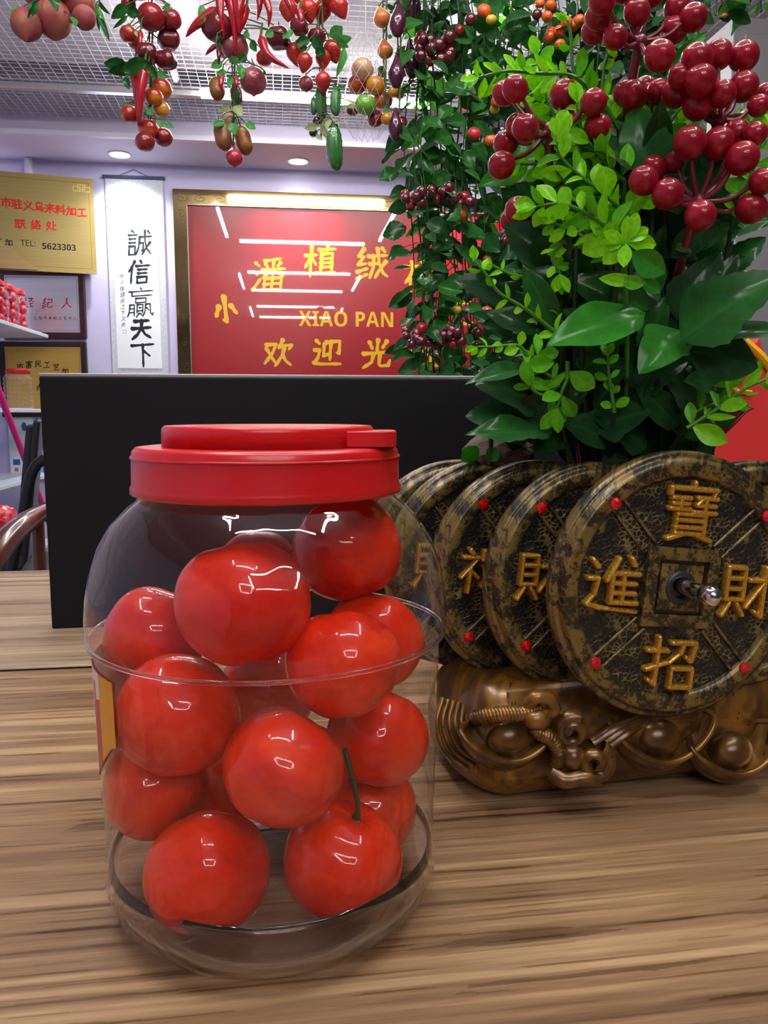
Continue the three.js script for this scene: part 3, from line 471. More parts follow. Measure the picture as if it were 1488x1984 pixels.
// ------------------------------------------------------------------ coin planter
const bronzeTex = dataTex(512, 512, (u, v) => {
  const a = noise2(u * 9, v * 9, 9, 9, 2) * 0.38 + noise2(u * 26, v * 26, 26, 26, 4) * 0.34 + noise2(u * 80, v * 80, 80, 80, 6) * 0.28, t = sm(clamp((a - 0.35) * 4.2, 0, 1));
  return mix([46, 40, 26], mix([120, 104, 52], [134, 106, 52], noise2(u * 5, v * 5, 5, 5, 12)), t);
}, true, [16, 16]);
const pitTex = (lo, hi) => dataTex(512, 512, (u, v) => {                                      // coral-like net between pits
  const S = 15, x = u * S, y = v * S, ix = Math.floor(x), iy = Math.floor(y); let d1 = 9, d2 = 9;
  for (let a = -1; a <= 1; a++) for (let b = -1; b <= 1; b++) { const cx = (ix + a + S) % S, cy = (iy + b + S) % S, dx = ix + a + hash(cx, cy, 1) - x, dy = iy + b + hash(cx, cy, 2) - y, d = Math.hypot(dx, dy); if (d < d1) { d2 = d1; d1 = d; } else if (d < d2) d2 = d; }
  const t = 1 - sm(clamp((d2 - d1) * 2.6 - 0.12, 0, 1)), patch = sm(clamp(noise2(u * 6, v * 6, 6, 6, 5) * 2.2 - 0.5, 0, 1)); return Array.isArray(lo) ? mix(lo, hi, t * patch) : lerp(lo, hi, t);
}, Array.isArray(lo), [20, 20]);
const mBronze = MP(0xffffff, 0.36, { map: bronzeTex, metalness: 0.35, clearcoat: 0.35, clearcoatRoughness: 0.25 });
const mField = MP(0xffffff, 0.45, { map: pitTex([16, 17, 15], [124, 104, 54]), bumpMap: pitTex(20, 230), bumpScale: 0.0012, clearcoat: 0.5, clearcoatRoughness: 0.25 });
const mDark = MP(0x14130f, 0.4, { clearcoat: 0.5, clearcoatRoughness: 0.25 });
const glitter = dataTex(256, 256, (u, v, x, y) => { const n = hash(x, y, 3); return mix([168, 112, 34], [250, 206, 70], n > 0.72 ? 1 : n * 0.5); }, true, [14, 14]);
const mGold = MP(0xffffff, 0.3, { map: glitter, metalness: 0.55, clearcoat: 0.5, clearcoatRoughness: 0.2 });
const copperTex = dataTex(512, 512, (u, v) => { const a = noise2(u * 7, v * 7, 7, 7, 2) * 0.6 + noise2(u * 40, v * 40, 40, 40, 4) * 0.4, k = hash(Math.floor(u * 170), Math.floor(v * 170), 5) > 0.996 ? 0.25 : 1; return mix([80, 52, 16], [148, 104, 36], sm(clamp(a * 1.7 - 0.35, 0, 1))).map((c) => c * k); }, true, [6, 6]);
const mCopper = MP(0xffffff, 0.33, { map: copperTex, metalness: 0.4, clearcoat: 0.5, clearcoatRoughness: 0.2 });
const mGem = MP(new THREE.Color(0.55, 0.0, 0.004), 0.1, { specularIntensity: 0.6, clearcoat: 1, clearcoatRoughness: 0.02, ior: 1.7 });
function xyUV(g) { const p = g.attributes.position, n = p.count, uv = new Float32Array(n * 2); for (let i = 0; i < n; i++) { uv[2 * i] = p.getX(i) + p.getZ(i) * 0.7; uv[2 * i + 1] = p.getY(i) + p.getZ(i) * 0.7; } g.setAttribute('uv', new THREE.BufferAttribute(uv, 2)); return g; }
function relief(ch, s, h) {                                         // a raised brush character, s across, h high
  const list = [];
  for (const st of strokesOf(ch)) {
    const pts = st.map(([a, b]) => V((a - 50) / 100 * s, (50 - b) / 100 * s, 0)), w = s * 0.055;
    for (let i = 1; i < pts.length; i++) {
      const a = pts[i - 1], b = pts[i], L = a.distanceTo(b), ang = Math.atan2(b.y - a.y, b.x - a.x);
      list.push(new THREE.CapsuleGeometry(w * (i === pts.length - 1 && pts.length > 2 ? 0.85 : 1), L, 3, 8).rotateZ(PI / 2).scale(1, 1, h / w).rotateZ(ang).translate((a.x + b.x) / 2, (a.y + b.y) / 2, h * 0.25));
    }
  }
  return xyUV(merge(list));
}
const gemGeo = (() => { const g = new THREE.LatheGeometry([[0.00001, 0.0026], [0.0018, 0.0024], [0.0036, 0.0008], [0.0038, 0], [0.0036, -0.001]].map((p) => new THREE.Vector2(...p)), 9).toNonIndexed(); g.rotateX(PI / 2); g.computeVertexNormals(); return g; })();
const LATX = (pts, n) => xyUV(lathe(pts, n).rotateX(PI / 2));
function coin(parent, local, R, turn, chars, gems, big) {
  const c = new THREE.Group(); c.name = 'coin'; parent.add(c); c.position.copy(local); c.rotation.set(0, turn, -0.1); c.updateMatrixWorld(true);
  part('coin_rim', LATX([[R * 0.8, -0.002], [R * 0.81, 0.0028], [R * 0.835, 0.0046], [R * 0.91, 0.005], [R * 0.935, 0.0036], [R * 0.945, 0.0008], [R * 0.962, -0.0006], [R * 0.972, 0.0002], [R * 0.994, -0.001], [R * 1.0, -0.004], [R * 0.998, -0.0085], [R * 0.97, -0.0105], [R * 0.6, -0.011]], 96), mBronze, c);
  part('coin_field', xyUV(new THREE.CylinderGeometry(R * 0.82, R * 0.82, 0.003, 64).rotateX(PI / 2).translate(0, 0, -0.001)), mField, c);
  const q = R * 0.285, sq = new THREE.Shape([[-q, -q], [q, -q], [q, q], [-q, q]].map((p) => new THREE.Vector2(...p))), q2 = q * 0.74;
  sq.holes.push(new THREE.Path([[-q2, -q2], [-q2, q2], [q2, q2], [q2, -q2]].map((p) => new THREE.Vector2(...p))));
  part('square_frame', xyUV(new THREE.ExtrudeGeometry(sq, { depth: 0.004, bevelEnabled: true, bevelSize: 0.0008, bevelThickness: 0.0008, bevelSegments: 2 })), mBronze, c);
  part('square_floor', xyUV(box(q2 * 2, q2 * 2, 0.001, 0, 0, 0.0008)), mDark, c);
  if (big) {
    const q3 = q2 * 0.8, hole = new THREE.Shape([[-q3, -q3], [q3, -q3], [q3, q3], [-q3, q3]].map((p) => new THREE.Vector2(...p))), h = new THREE.Path(); h.absarc(0, 0, q3 * 0.55, 0, 7, true); hole.holes.push(h);
    part('square_inset', xyUV(new THREE.ExtrudeGeometry(hole, { depth: 0.0016, bevelEnabled: true, bevelSize: 0.0005, bevelThickness: 0.0005, bevelSegments: 1 }).translate(0, 0, 0.0012)), mBronze, c);
  }
  const ridges = [];
  for (let k = 0; k < 4; k++) for (const s of [-1, 1]) { const a = PI / 4 + k * PI / 2; ridges.push(new THREE.CapsuleGeometry(0.0011, R * 0.41, 3, 8).rotateZ(PI / 2).translate(R * 0.605, s * R * 0.055, 0.0014).rotateZ(a)); }
  part('spoke_ridges', xyUV(merge(ridges)), mBronze, c);
  chars.forEach((ch, k) => { if (ch) part('raised_character', relief(ch, R * 0.44, 0.0042).translate(...[[0, R * 0.56, 0.0012], [-R * 0.55, 0, 0.0012], [0, -R * 0.56, 0.0012], [R * 0.55, 0, 0.0012]][k]), mGold, c); });
  for (const k of gems) { const a = PI / 4 + k * PI / 2 - (k % 2 ? -0.035 : 0.035), m = part('gem', gemGeo, mGem, c); m.position.set(Math.cos(a) * R * 0.845, Math.sin(a) * R * 0.845, 0.0052); m.rotation.z = k; }
  return c;
}
const PLT = (() => { const a = P(1300, 1500, 0.56); return V(a.x, TABLE_Y, a.z); })();
const planter = thing('coin_planter', 'dark bronze planter with a fan of big red-gemmed coins over a coppery ingot base', 'planter', PLT, 0.12);
const LP = (px, py, d) => planter.worldToLocal(P(px, py, d));
{
  // base: a long rounded block with a rumpled skin
  const blk = deform(new RoundedBoxGeometry(0.345, 0.064, 0.112, 14, 0.03), (v) => {
    const e = v.x / 0.1725; v.y += 0.032; v.z += -0.012;
    if (v.y > 0.02) v.y += 0.008 * Math.cos(e * PI * 1.0) * -1 * (v.y / 0.07) + (Math.abs(e) > 0.7 ? 0.008 * (v.y / 0.07) : 0);
    const n = (noise3(v.x * 34, v.y * 50, v.z * 34) - 0.5) * 0.008; v.x += n; v.z += n + 0.006 * Math.cos(e * 9) * (v.z > 0 ? 1 : 0); if (v.y > 0.006) v.y += n * 0.4; else v.y = Math.max(0, v.y);
  });
  part('base_block', xyUV(blk), mCopper, planter);
  // contour ridges at the left end, a carved swirl
  const swirl = [];
  for (let k = 0; k < 7; k++) swirl.push(tube([LP(858 + k * 10, 1352 + k * 3, 0.505), LP(846 + k * 12, 1400, 0.498), LP(862 + k * 13, 1455 - k * 3, 0.494), LP(905 + k * 12, 1492 - k * 7, 0.492)], 0.0018, 20, 6));
  part('carved_ridges', xyUV(merge(swirl)), mCopper, planter);
  // ingots: boat-shaped with a dome in the middle
  const ingot = (px, py, d, s, rz, ry) => {
    const hull = deform(new THREE.SphereGeometry(1, 40, 24), (v) => { const up = v.y > 0; const e = v.x; v.x *= 0.032; v.z *= 0.018 * (1 - 0.25 * e * e); v.y = (up ? v.y * -0.006 : v.y * 0.02) + 0.013 * e * e + (up ? 0.004 : 0); });
    const dome = new THREE.SphereGeometry(0.0125, 24, 16).scale(1.15, 1, 0.95).translate(0, 0.002, 0);
    const rim = tube([...Array(25)].map((_, k) => { const a = k / 24 * PI * 2, e = Math.cos(a); return V(e * 0.0322, 0.0135 * e * e + 0.0035, Math.sin(a) * 0.0182 * (1 - 0.25 * e * e)); }), 0.0017, 60, 8);
    const m = part('ingot', xyUV(merge([hull, dome, rim])), mCopper, planter); m.position.copy(LP(px, py, d)); m.rotation.set(0.55, ry, rz); m.scale.setScalar(s);
  };
  ingot(983, 1432, 0.492, 1.05, 0.08, 0.1); ingot(1268, 1432, 0.512, 1.15, 0.03, 0); ingot(1412, 1458, 0.515, 1.05, 0.12, 0.05); ingot(1560, 1440, 0.54, 1.1, 0, 0);
  // rope and bow
  const rope = (pts, r) => { const c = new THREE.CatmullRomCurve3(pts), fr = c.computeFrenetFrames(90), g = []; for (let s = 0; s < 2; s++) { const q = []; for (let k = 0; k <= 90; k++) { const a = k * 0.75 + s * PI; q.push(c.getPointAt(k / 90).addScaledVector(fr.normals[k], Math.cos(a) * r).addScaledVector(fr.binormals[k], Math.sin(a) * r)); } g.push(tube(q, r * 0.95, 180, 6)); } return merge(g); };
  part('rope', xyUV(rope([LP(918, 1392, 0.488), LP(960, 1384, 0.482), LP(1012, 1382, 0.48), LP(1045, 1378, 0.482)], 0.0028)), mCopper, planter);
  part('rope', xyUV(rope([LP(1042, 1385, 0.482), LP(1040, 1415, 0.48), LP(1068, 1432, 0.478), LP(1083, 1462, 0.478), LP(1078, 1482, 0.479)], 0.0026)), mCopper, planter);
  part('bow_knot', xyUV(merge([tube([LP(1022, 1372, 0.482), LP(1035, 1352, 0.478), LP(1066, 1356, 0.48), LP(1072, 1378, 0.482), LP(1050, 1386, 0.478)], 0.0045, 30, 10), new THREE.SphereGeometry(0.0075, 18, 14).scale(1.2, 0.9, 0.8).translate(...LP(1042, 1394, 0.478).toArray())])), mCopper, planter);
  const curl = (cx, cy, d, r0, turns, dir, rt) => { const q = []; for (let k = 0; k <= 30; k++) { const a = k / 30 * turns * 2 * PI * dir - 1.2, r = r0 * (1 - 0.78 * k / 30); q.push(LP(cx + Math.cos(a) * r, cy + Math.sin(a) * r, d - 0.004 * k / 30)); } return taper(q, 0, 0, 60, 10, (u) => rt * (1 - 0.35 * u)); };
  part('cloud_scroll', xyUV(merge([curl(1152, 1478, 0.478, 30, 1.5, 1, 0.0058), curl(1110, 1418, 0.484, 30, 1.4, -1, 0.0052), taper([LP(1068, 1496, 0.478), LP(1092, 1512, 0.474), LP(1125, 1508, 0.474), LP(1160, 1508, 0.476)], 0.0052, 0.0055, 24, 10), new THREE.SphereGeometry(0.0085, 18, 14).translate(...LP(1108, 1466, 0.48).toArray())])), mCopper, planter);
  part('ribbon', xyUV(merge([0, 1, 2].map((k) => taper([LP(1148 + k * 14, 1440 + k * 4, 0.49), LP(1190 + k * 12, 1412 + k * 4, 0.492), LP(1240, 1390 + k * 6, 0.5)], 0.004, 0.003, 16, 8)))), mCopper, planter);
  // trough behind the coins, open at the top
  const out = new THREE.Shape(), W = 0.145, D = 0.05; out.absellipse(0, 0, W, D, 0, 7); const inn = new THREE.Path(); inn.absellipse(0, 0, W - 0.012, D - 0.01, 0, 7, true); out.holes.push(inn);
  part('trough_wall', xyUV(new THREE.ExtrudeGeometry(out, { depth: 0.145, bevelEnabled: true, bevelSize: 0.003, bevelThickness: 0.003, bevelSegments: 2, curveSegments: 40 }).rotateX(-PI / 2).translate(0, 0.055, -0.02)), mDark, planter);
  part('soil', deform(cyl(1, 1, 0.02, 32).scale(W - 0.01, 1, D - 0.008), (v) => { v.y += 0.178 + (v.y > 0 ? noise3(v.x * 60, 1, v.z * 60) * 0.006 : 0); v.z -= 0.02; }), M(0x0f120c, 0.95), planter);
  // the fan of coins, front one first
  const c1 = coin(planter, LP(1313, 1137, 0.488), 0.0845, -0.02, ['寶', '進', '招', '財'], [0, 1, 2, 3], true);
  coin(planter, LP(1150, 1121, 0.522), 0.0775, 0.08, ['寶', '財', '招', '進'], [1, 2]);
  coin(planter, LP(1040, 1110, 0.545), 0.078, 0.06, ['寶', '祿', '招', '進'], [1, 2]);
  coin(planter, LP(950, 1100, 0.572), 0.079, 0.05, ['寶', '財', '招', '進'], []);
  coin(planter, LP(890, 1092, 0.6), 0.079, 0.04, ['寶', '祿', '招', '進'], []);
  coin(planter, LP(1455, 1118, 0.53), 0.0785, 0.06, ['寶', '財', '招', '進'], [0, 3]);
  coin(planter, LP(1545, 1105, 0.56), 0.0785, 0.04, ['寶', '財', '招', '祿'], [0, 3]);
  // chrome spout in the middle of the front coin
  const sp = part('spout', merge([cyl(0.0052, 0.0052, 0.022, 20).rotateX(PI / 2).translate(0, 0, 0.011), lathe([[0.0, 0.0], [0.0062, 0.001], [0.0066, 0.006], [0.005, 0.011], [0.0, 0.0125]], 24).rotateX(PI / 2).translate(0, 0, 0.019)]), M(0xd6d6d8, 0.12, { metalness: 1 }), c1);
  sp.position.set(0.001, 0.001, 0.001); sp.rotation.set(0.03, 0.18, 0);
  part('spout_collar', new THREE.TorusGeometry(0.0085, 0.0024, 10, 28).translate(0, 0, 0.0022), M(0x26262a, 0.4), c1);
}
// ------------------------------------------------------------------ leaves
function leafGeo({ w = 0.4, fold = 0.12, curl = 0.15, n = 8, peak = 0.45, tooth = 0, lobes = 0, wave = 0, tw = 0 } = {}) {   // unit length along +y, face towards +z
  const pos = [], idx = [], uv = [], m = 3;
  for (let i = 0; i <= n; i++) {
    const t = i / n; let hw = w * 0.5 * Math.pow(Math.sin(Math.pow(t, Math.log(0.5) / Math.log(peak)) * PI), 0.8);
    if (tooth) hw *= 1 + tooth * (i % 2 ? 1 : -0.4) * (t > 0.1 && t < 0.95 ? 1 : 0);
    if (lobes) hw *= 1 + lobes * Math.max(0, Math.sin(t * 7.5 - 0.6)) - lobes * 0.4;
    for (let j = -m; j <= m; j++) {
      const s = j / m, z = fold * w * Math.abs(s) * Math.sin(t * PI) - curl * t * t + wave * Math.sin(t * 11 + s * 2) * Math.abs(s), x = hw * s + tw * z;
      pos.push(x, t, z); uv.push(0.5 + s * 0.5, t);
      if (i < n && j < m) { const q = i * (2 * m + 1) + j + m; idx.push(q, q + 1, q + 2 * m + 1, q + 1, q + 2 * m + 2, q + 2 * m + 1); }
    }
  }
  const g = new THREE.BufferGeometry(); g.setAttribute('position', new THREE.Float32BufferAttribute(pos, 3)); g.setAttribute('uv', new THREE.Float32BufferAttribute(uv, 2)); g.setIndex(idx); g.computeVertexNormals(); return g;
}
const leafTex = (a, b, vein) => dataTex(128, 256, (u, v) => {
  const mid = Math.exp(-Math.pow((u - 0.5) * 26, 2)), side = Math.pow(Math.abs(Math.sin((v * 9 - Math.abs(u - 0.5) * 5) * PI)), 14) * 0.5, n = noise2(u * 5, v * 9, 5, 9, 2) * 0.7 + noise2(u * 22, v * 36, 22, 36, 4) * 0.3;
  return mix(mix(a, b, n), vein, clamp(mid * 0.8 + side * 0.5, 0, 1) * 0.45);
});
const mLeaf = (a, b, vein, tr, rough = 0.9, coat = 0.4) => MP(0xffffff, rough, { map: leafTex(a, b, vein), transmission: tr, thickness: 0, clearcoat: coat, clearcoatRoughness: 0.18, specularIntensity: 0.4, side: THREE.DoubleSide });
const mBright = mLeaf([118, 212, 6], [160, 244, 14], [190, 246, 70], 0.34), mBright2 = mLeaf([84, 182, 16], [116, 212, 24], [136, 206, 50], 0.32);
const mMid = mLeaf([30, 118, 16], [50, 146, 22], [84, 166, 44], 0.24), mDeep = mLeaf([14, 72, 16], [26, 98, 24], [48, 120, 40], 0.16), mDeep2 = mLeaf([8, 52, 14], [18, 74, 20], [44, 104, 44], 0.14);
const mVine = mLeaf([20, 86, 20], [42, 118, 28], [76, 146, 50], 0.3), mVine2 = mLeaf([12, 62, 18], [26, 90, 24], [56, 118, 44], 0.24), mVine3 = mLeaf([54, 136, 20], [84, 164, 32], [120, 184, 64], 0.38);
const gOval = [leafGeo({ w: 0.52, curl: 0.12, n: 10, peak: 0.58 }), leafGeo({ w: 0.46, curl: 0.3, fold: 0.3, n: 10, peak: 0.6 }), leafGeo({ w: 0.58, curl: -0.1, fold: 0.2, n: 10, peak: 0.55 }), leafGeo({ w: 0.3, curl: 0.2, fold: 0.4, n: 10, peak: 0.5 })];
const gVine = [leafGeo({ w: 0.62, curl: 0.2, tooth: 0.05, n: 12, peak: 0.42 }), leafGeo({ w: 0.56, curl: 0.35, tooth: 0.06, n: 12, wave: 0.03 }), leafGeo({ w: 0.7, curl: 0.1, tooth: 0.05, n: 12, wave: 0.04 }), leafGeo({ w: 0.5, curl: -0.12, n: 10, fold: 0.25 })];
const gBroad = [leafGeo({ w: 0.46, curl: 0.2, n: 14, wave: 0.02, peak: 0.45 }), leafGeo({ w: 0.6, curl: 0.3, n: 16, lobes: 0.22, tooth: 0.05, peak: 0.4 }), leafGeo({ w: 0.5, curl: 0.1, n: 16, tooth: 0.07, wave: 0.03, peak: 0.42 }), leafGeo({ w: 0.75, curl: 0.22, n: 16, lobes: 0.3, peak: 0.45 })];
function putLeaf(parent, geo, mat, base, tip, face, ws = 1, name = 'leaf') {   // base and tip in the parent's own space
  const y = tip.clone().sub(base), L = y.length(); y.normalize(); const x = V().crossVectors(y, face).normalize(), z = V().crossVectors(x, y);
  const m = part(name, geo, mat, parent); m.matrix.makeBasis(x.multiplyScalar(L * ws), y.multiplyScalar(L), z.multiplyScalar(L)).setPosition(base); m.matrix.decompose(m.position, m.quaternion, m.scale); return m;
}
const toCam = (p) => camera.position.clone().sub(p).normalize();
const jitter = (v, s) => v.clone().add(V(rr(-s, s), rr(-s, s), rr(-s, s))).normalize();
const soilTop = (px, d, dx = 0) => { const q = planter.localToWorld(V(clamp(planter.worldToLocal(P(px, 870, d)).x * 0.6 + dx, -0.11, 0.11), 0.183, -0.02 + rr(-0.02, 0.02))); return q; };
const mStemG = M(0x3f7f1c, 0.5), mStemD = M(0x1c3d18, 0.6), mStemR = MP(new THREE.Color(0.16, 0.008, 0.02), 0.4, { clearcoat: 0.4 });

// ------------------------------------------------------------------ red berry sprays
const berryTex = dataTex(128, 64, (u, v) => { const n = noise2(u * 6, v * 5, 6, 5, 3), f = noise2(u * 40, v * 24, 40, 24, 5); return mix([128, 4, 28], [168, 8, 36], n).map((c) => c + (f - 0.5) * 10); });
const mBerry = MP(0xffffff, 0.45, { map: berryTex, clearcoat: 0.65, clearcoatRoughness: 0.05, specularIntensity: 0.3 });
const gBerry = deform(new THREE.SphereGeometry(1, 28, 20), (v) => { v.y *= 1.04; const r = Math.hypot(v.x, v.z); if (v.y > 0.8) v.y -= 0.05 * Math.exp(-r * r * 40); });
function berrySpray(label, hub, d, list, rootDx) {
  const h = P(hub[0], hub[1], d), root = soilTop(hub[0], d, rootDx), t = thing('berry_spray', label, 'berry spray', root, 0), L = (p) => p.clone().sub(root);
  const low = V(lerp(root.x, h.x, 0.6), lerp(root.y, h.y, 0.6), lerp(root.z, h.z, 0.1) - 0.015), g = [taper([V(0, 0, 0), L(low), L(V(lerp(low.x, h.x, 0.85), h.y - 0.03, lerp(low.z, h.z, 0.7))), L(h)], 0.0024, 0.003, 24, 8)];
  const bs = list.map(([px, py, r, dd], k) => { const bd = d + (dd ?? ((k * 37) % 11 - 5) * 0.0035), p = P(px, py, bd); return [p, r * bd / F]; });
  for (const [p, r] of bs) { const v = p.clone().sub(h), m = h.clone().addScaledVector(v, 0.5).add(V(0, -0.004, 0)), e = p.clone().addScaledVector(v.clone().normalize(), -r * 0.8); g.push(taper([L(h), L(m), L(e)], 0.0019, 0.0013, 10, 6)); }
  g.push(new THREE.SphereGeometry(0.0052, 10, 8).translate(...L(h).toArray()));
  part('stem', merge(g), mStemR, t);
  bs.forEach(([p, r], k) => { const m = part('berry', gBerry, mBerry, t); m.position.copy(L(p)); m.scale.setScalar(r); const v = p.clone().sub(h).normalize(); m.quaternion.setFromUnitVectors(V(0, 1, 0), v); });
  return t;
}
berrySpray('red berry spray cut by the top edge of the picture, before the orange peppers', [1238, 82], 0.535, [[1166, 2, 24], [1158, 34, 23], [1150, 62, 22], [1192, 72, 22], [1234, 24, 24], [1262, -12, 24], [1312, 18, 24, 0.012], [1343, 34, 25], [1306, 58, 24, 0.01], [1278, 108, 28, -0.03], [1205, -20, 23]], -0.02);
berrySpray('full red berry spray at the upper right, before the pale cabinet', [1392, 232], 0.53, [[1350, 116, 29], [1392, 106, 26, 0.01], [1441, 109, 27], [1318, 148, 22], [1308, 182, 25], [1357, 156, 29, -0.02], [1400, 182, 24, -0.015], [1440, 168, 27], [1482, 184, 21], [1352, 204, 27], [1386, 210, 26, 0.015], [1330, 172, 22, 0.02], [1470, 205, 20]], 0.03);
berrySpray('red berry spray at the right edge, lowest of three, over large dark leaves', [1352, 392], 0.515, [[1336, 277, 30, -0.01], [1392, 278, 29], [1438, 307, 30, -0.012], [1426, 258, 24, 0.012], [1463, 260, 22], [1267, 326, 24], [1247, 350, 27, -0.015], [1294, 376, 29, -0.02], [1304, 312, 21, 0.012], [1357, 418, 29, -0.03], [1456, 404, 28, -0.01], [1478, 352, 24], [1388, 332, 22, 0.02], [1372, 306, 24, 0.02]], 0.02);
berrySpray('red berry spray reaching out to the left, before the hanging garlands', [1066, 252], 0.53, [[998, 172, 24, -0.01], [977, 181, 22, 0.008], [1093, 184, 27], [1150, 198, 24], [1158, 247, 24, -0.006], [1106, 236, 20, 0.015], [1018, 248, 25, -0.015], [1002, 243, 21, 0.006], [980, 278, 23], [972, 320, 25, -0.006]], -0.01);
berrySpray('small red berry cluster in the middle, behind the bright leaves', [1240, 240], 0.555, [[1212, 182, 23], [1226, 186, 27, -0.02], [1250, 172, 22], [1276, 178, 22], [1200, 200, 18]], 0);
berrySpray('dark red berry cluster at the left, low behind the bright leaves', [1050, 470], 0.57, [[1005, 408, 26], [1022, 436, 24], [1046, 428, 24], [1072, 452, 24], [990, 428, 20], [1062, 380, 22], [1058, 404, 18]], -0.02);
berrySpray('dark berries half hidden in the middle of the foliage', [1190, 380], 0.575, [[1150, 350, 18], [1172, 352, 18], [1202, 348, 19], [1160, 310, 16], [1142, 318, 16]], 0.01);

// ------------------------------------------------------------------ bright green sprigs
function sprig(label, pts, d, { n = 6, size = 44, mat = mBright, d1 = d, end = true, wide = 1 } = {}) {
  const w = pts.map(([x, y], k) => P(x, y, lerp(d, d1, k / (pts.length - 1)))), root = soilTop(pts[0][0], d), t = thing('leafy_sprig', label, 'sprig', root, 0), L = (p) => p.clone().sub(root);
  const m = V(lerp(root.x, w[0].x, 0.7), lerp(root.y, w[0].y, 0.55), lerp(root.z, w[0].z, 0.5)), path = [V(0, 0, 0), L(m), ...w.map(L)];
  part('lower_stem', taper([path[0], path[1], path[2]], 0.0019, 0.0016, 16, 6), mStemD, t); part('stem', taper(path.slice(2), 0.0015, 0.0009, 10 * path.length, 6), mStemG, t);
  const c = new THREE.CatmullRomCurve3(w), s = size * d / F;
  for (let k = 0; k < n; k++) {
    const u = (k + 0.4) / n, q = c.getPointAt(u), tan = c.getTangentAt(u), cam = toCam(q), side = V().crossVectors(tan, cam).normalize(), up = V().crossVectors(side, tan);
    for (const sg of [-1, 1]) {
      const roll = k * 1.1 + rr(-0.4, 0.4), dir = side.clone().multiplyScalar(sg * Math.abs(Math.cos(roll)) * 0.9 + sg * 0.25).addScaledVector(up, Math.sin(roll) * 0.6 * sg).addScaledVector(tan, rr(0.45, 0.95)).normalize(), len = s * rr(0.75, 1.2) * (1 - 0.25 * u);
      putLeaf(t, gOval[(rnd() * 4) | 0], rnd() < 0.75 ? mat : mBright2, L(q), L(q.clone().addScaledVector(dir, len)), jitter(cam, 0.7), rr(0.85, 1.15) * wide);
    }
  }
  if (end) for (let k = 0; k < 3; k++) { const q = c.getPointAt(1), tan = c.getTangentAt(1); putLeaf(t, gOval[k], mat, L(q), L(q.clone().addScaledVector(jitter(tan, 0.75), s * rr(0.55, 0.9))), jitter(toCam(q), 0.6), wide); }
  return t;
}
sprig('bright green sprig arching to the upper left, tip before the garlands', [[1165, 205], [1115, 150], [1040, 142], [985, 138], [928, 150]], 0.55, { n: 13, size: 46 });
sprig('bright green sprig standing upright behind the left berry spray', [[1130, 290], [1065, 205], [1050, 150], [1040, 110]], 0.565, { n: 9, size: 46 });
sprig('yellow-green sprig behind the two upper left berries', [[1160, 300], [1090, 240], [1040, 190], [1005, 150]], 0.57, { n: 11, size: 52 });
sprig('long bare-stemmed sprig rising beside the orange peppers', [[1150, 200], [1112, 140], [1106, 70], [1100, 40]], 0.56, { n: 2, size: 30 });
sprig('thin sprig with a bud rising towards the top berry spray', [[1200, 250], [1168, 190], [1172, 130], [1178, 105]], 0.54, { n: 3, size: 34 });
sprig('bright sprig in the middle left, under the left berry spray', [[1180, 420], [1120, 360], [1060, 320], [1008, 318]], 0.535, { n: 8, size: 52 });
sprig('broad bright sprig in the middle, above the rosette', [[1230, 430], [1175, 380], [1130, 345], [1085, 300], [1080, 262]], 0.515, { n: 8, size: 60, wide: 1.15 });
sprig('bright sprig fanning left at mid height', [[1200, 460], [1140, 415], [1085, 395], [1040, 400]], 0.51, { n: 7, size: 58, wide: 1.2 });
sprig('bright sprig leaning right of the rosette towards the berries', [[1225, 410], [1250, 330], [1262, 260], [1268, 225]], 0.54, { n: 6, size: 50 });
sprig('bright sprig above the middle, filling between the left and middle berries', [[1210, 350], [1160, 300], [1125, 245], [1118, 200]], 0.525, { n: 8, size: 54 });
sprig('bright sprig low in the middle, beside the dark left berry cluster', [[1200, 500], [1150, 455], [1105, 440], [1062, 432]], 0.515, { n: 7, size: 50 });
sprig('short bright sprig right behind the small middle berries', [[1270, 330], [1225, 275], [1205, 235], [1195, 215]], 0.545, { n: 7, size: 52 });
sprig('narrow-leaved sprig between the right berry sprays', [[1290, 360], [1290, 280], [1300, 235], [1322, 205]], 0.545, { n: 5, size: 52 });
sprig('sprig with tiny leaves stretching left before the garlands, upper of the left pair', [[1125, 645], [1055, 600], [1030, 545], [985, 530], [955, 515]], 0.53, { n: 6, size: 36 });
sprig('sprig with tiny leaves stretching left before the garlands, lower of the left pair', [[1090, 655], [1020, 600], [965, 565], [948, 540], [920, 505]], 0.52, { n: 6, size: 36 });
sprig('fine sprig just above the left end of the black board', [[1085, 745], [1030, 700], [1005, 670], [960, 672], [925, 672]], 0.52, { n: 6, size: 34 });
sprig('drooping sprig with large pale leaves beside the board edge', [[1085, 745], [1050, 765], [1025, 745], [1015, 715], [1040, 690]], 0.515, { n: 3, size: 62, mat: mBright2 });
sprig('small hanging sprig over the black board', [[1100, 700], [1098, 735], [1090, 755], [1080, 790]], 0.51, { n: 2, size: 66, mat: mBright2, wide: 1.1 });
sprig('sprig with a small oval leaf pair at the middle left', [[1115, 480], [1090, 470], [1070, 500], [1085, 530]], 0.52, { n: 3, size: 44 });
sprig('bright sprig at the lower right, over the red bag', [[1330, 830], [1385, 795], [1440, 755], [1482, 735]], 0.51, { n: 6, size: 62, wide: 0.9 });
sprig('bright sprig rising before the red bag', [[1345, 800], [1398, 770], [1412, 725], [1400, 700]], 0.52, { n: 4, size: 48, mat: mBright2 });
sprig('bright sprig at the right edge between the berry sprays', [[1420, 420], [1455, 340], [1470, 285], [1492, 245]], 0.53, { n: 6, size: 50 });
sprig('bright sprig at the far right, beside the upper berries', [[1440, 300], [1452, 250], [1470, 215], [1500, 190]], 0.545, { n: 5, size: 50 });
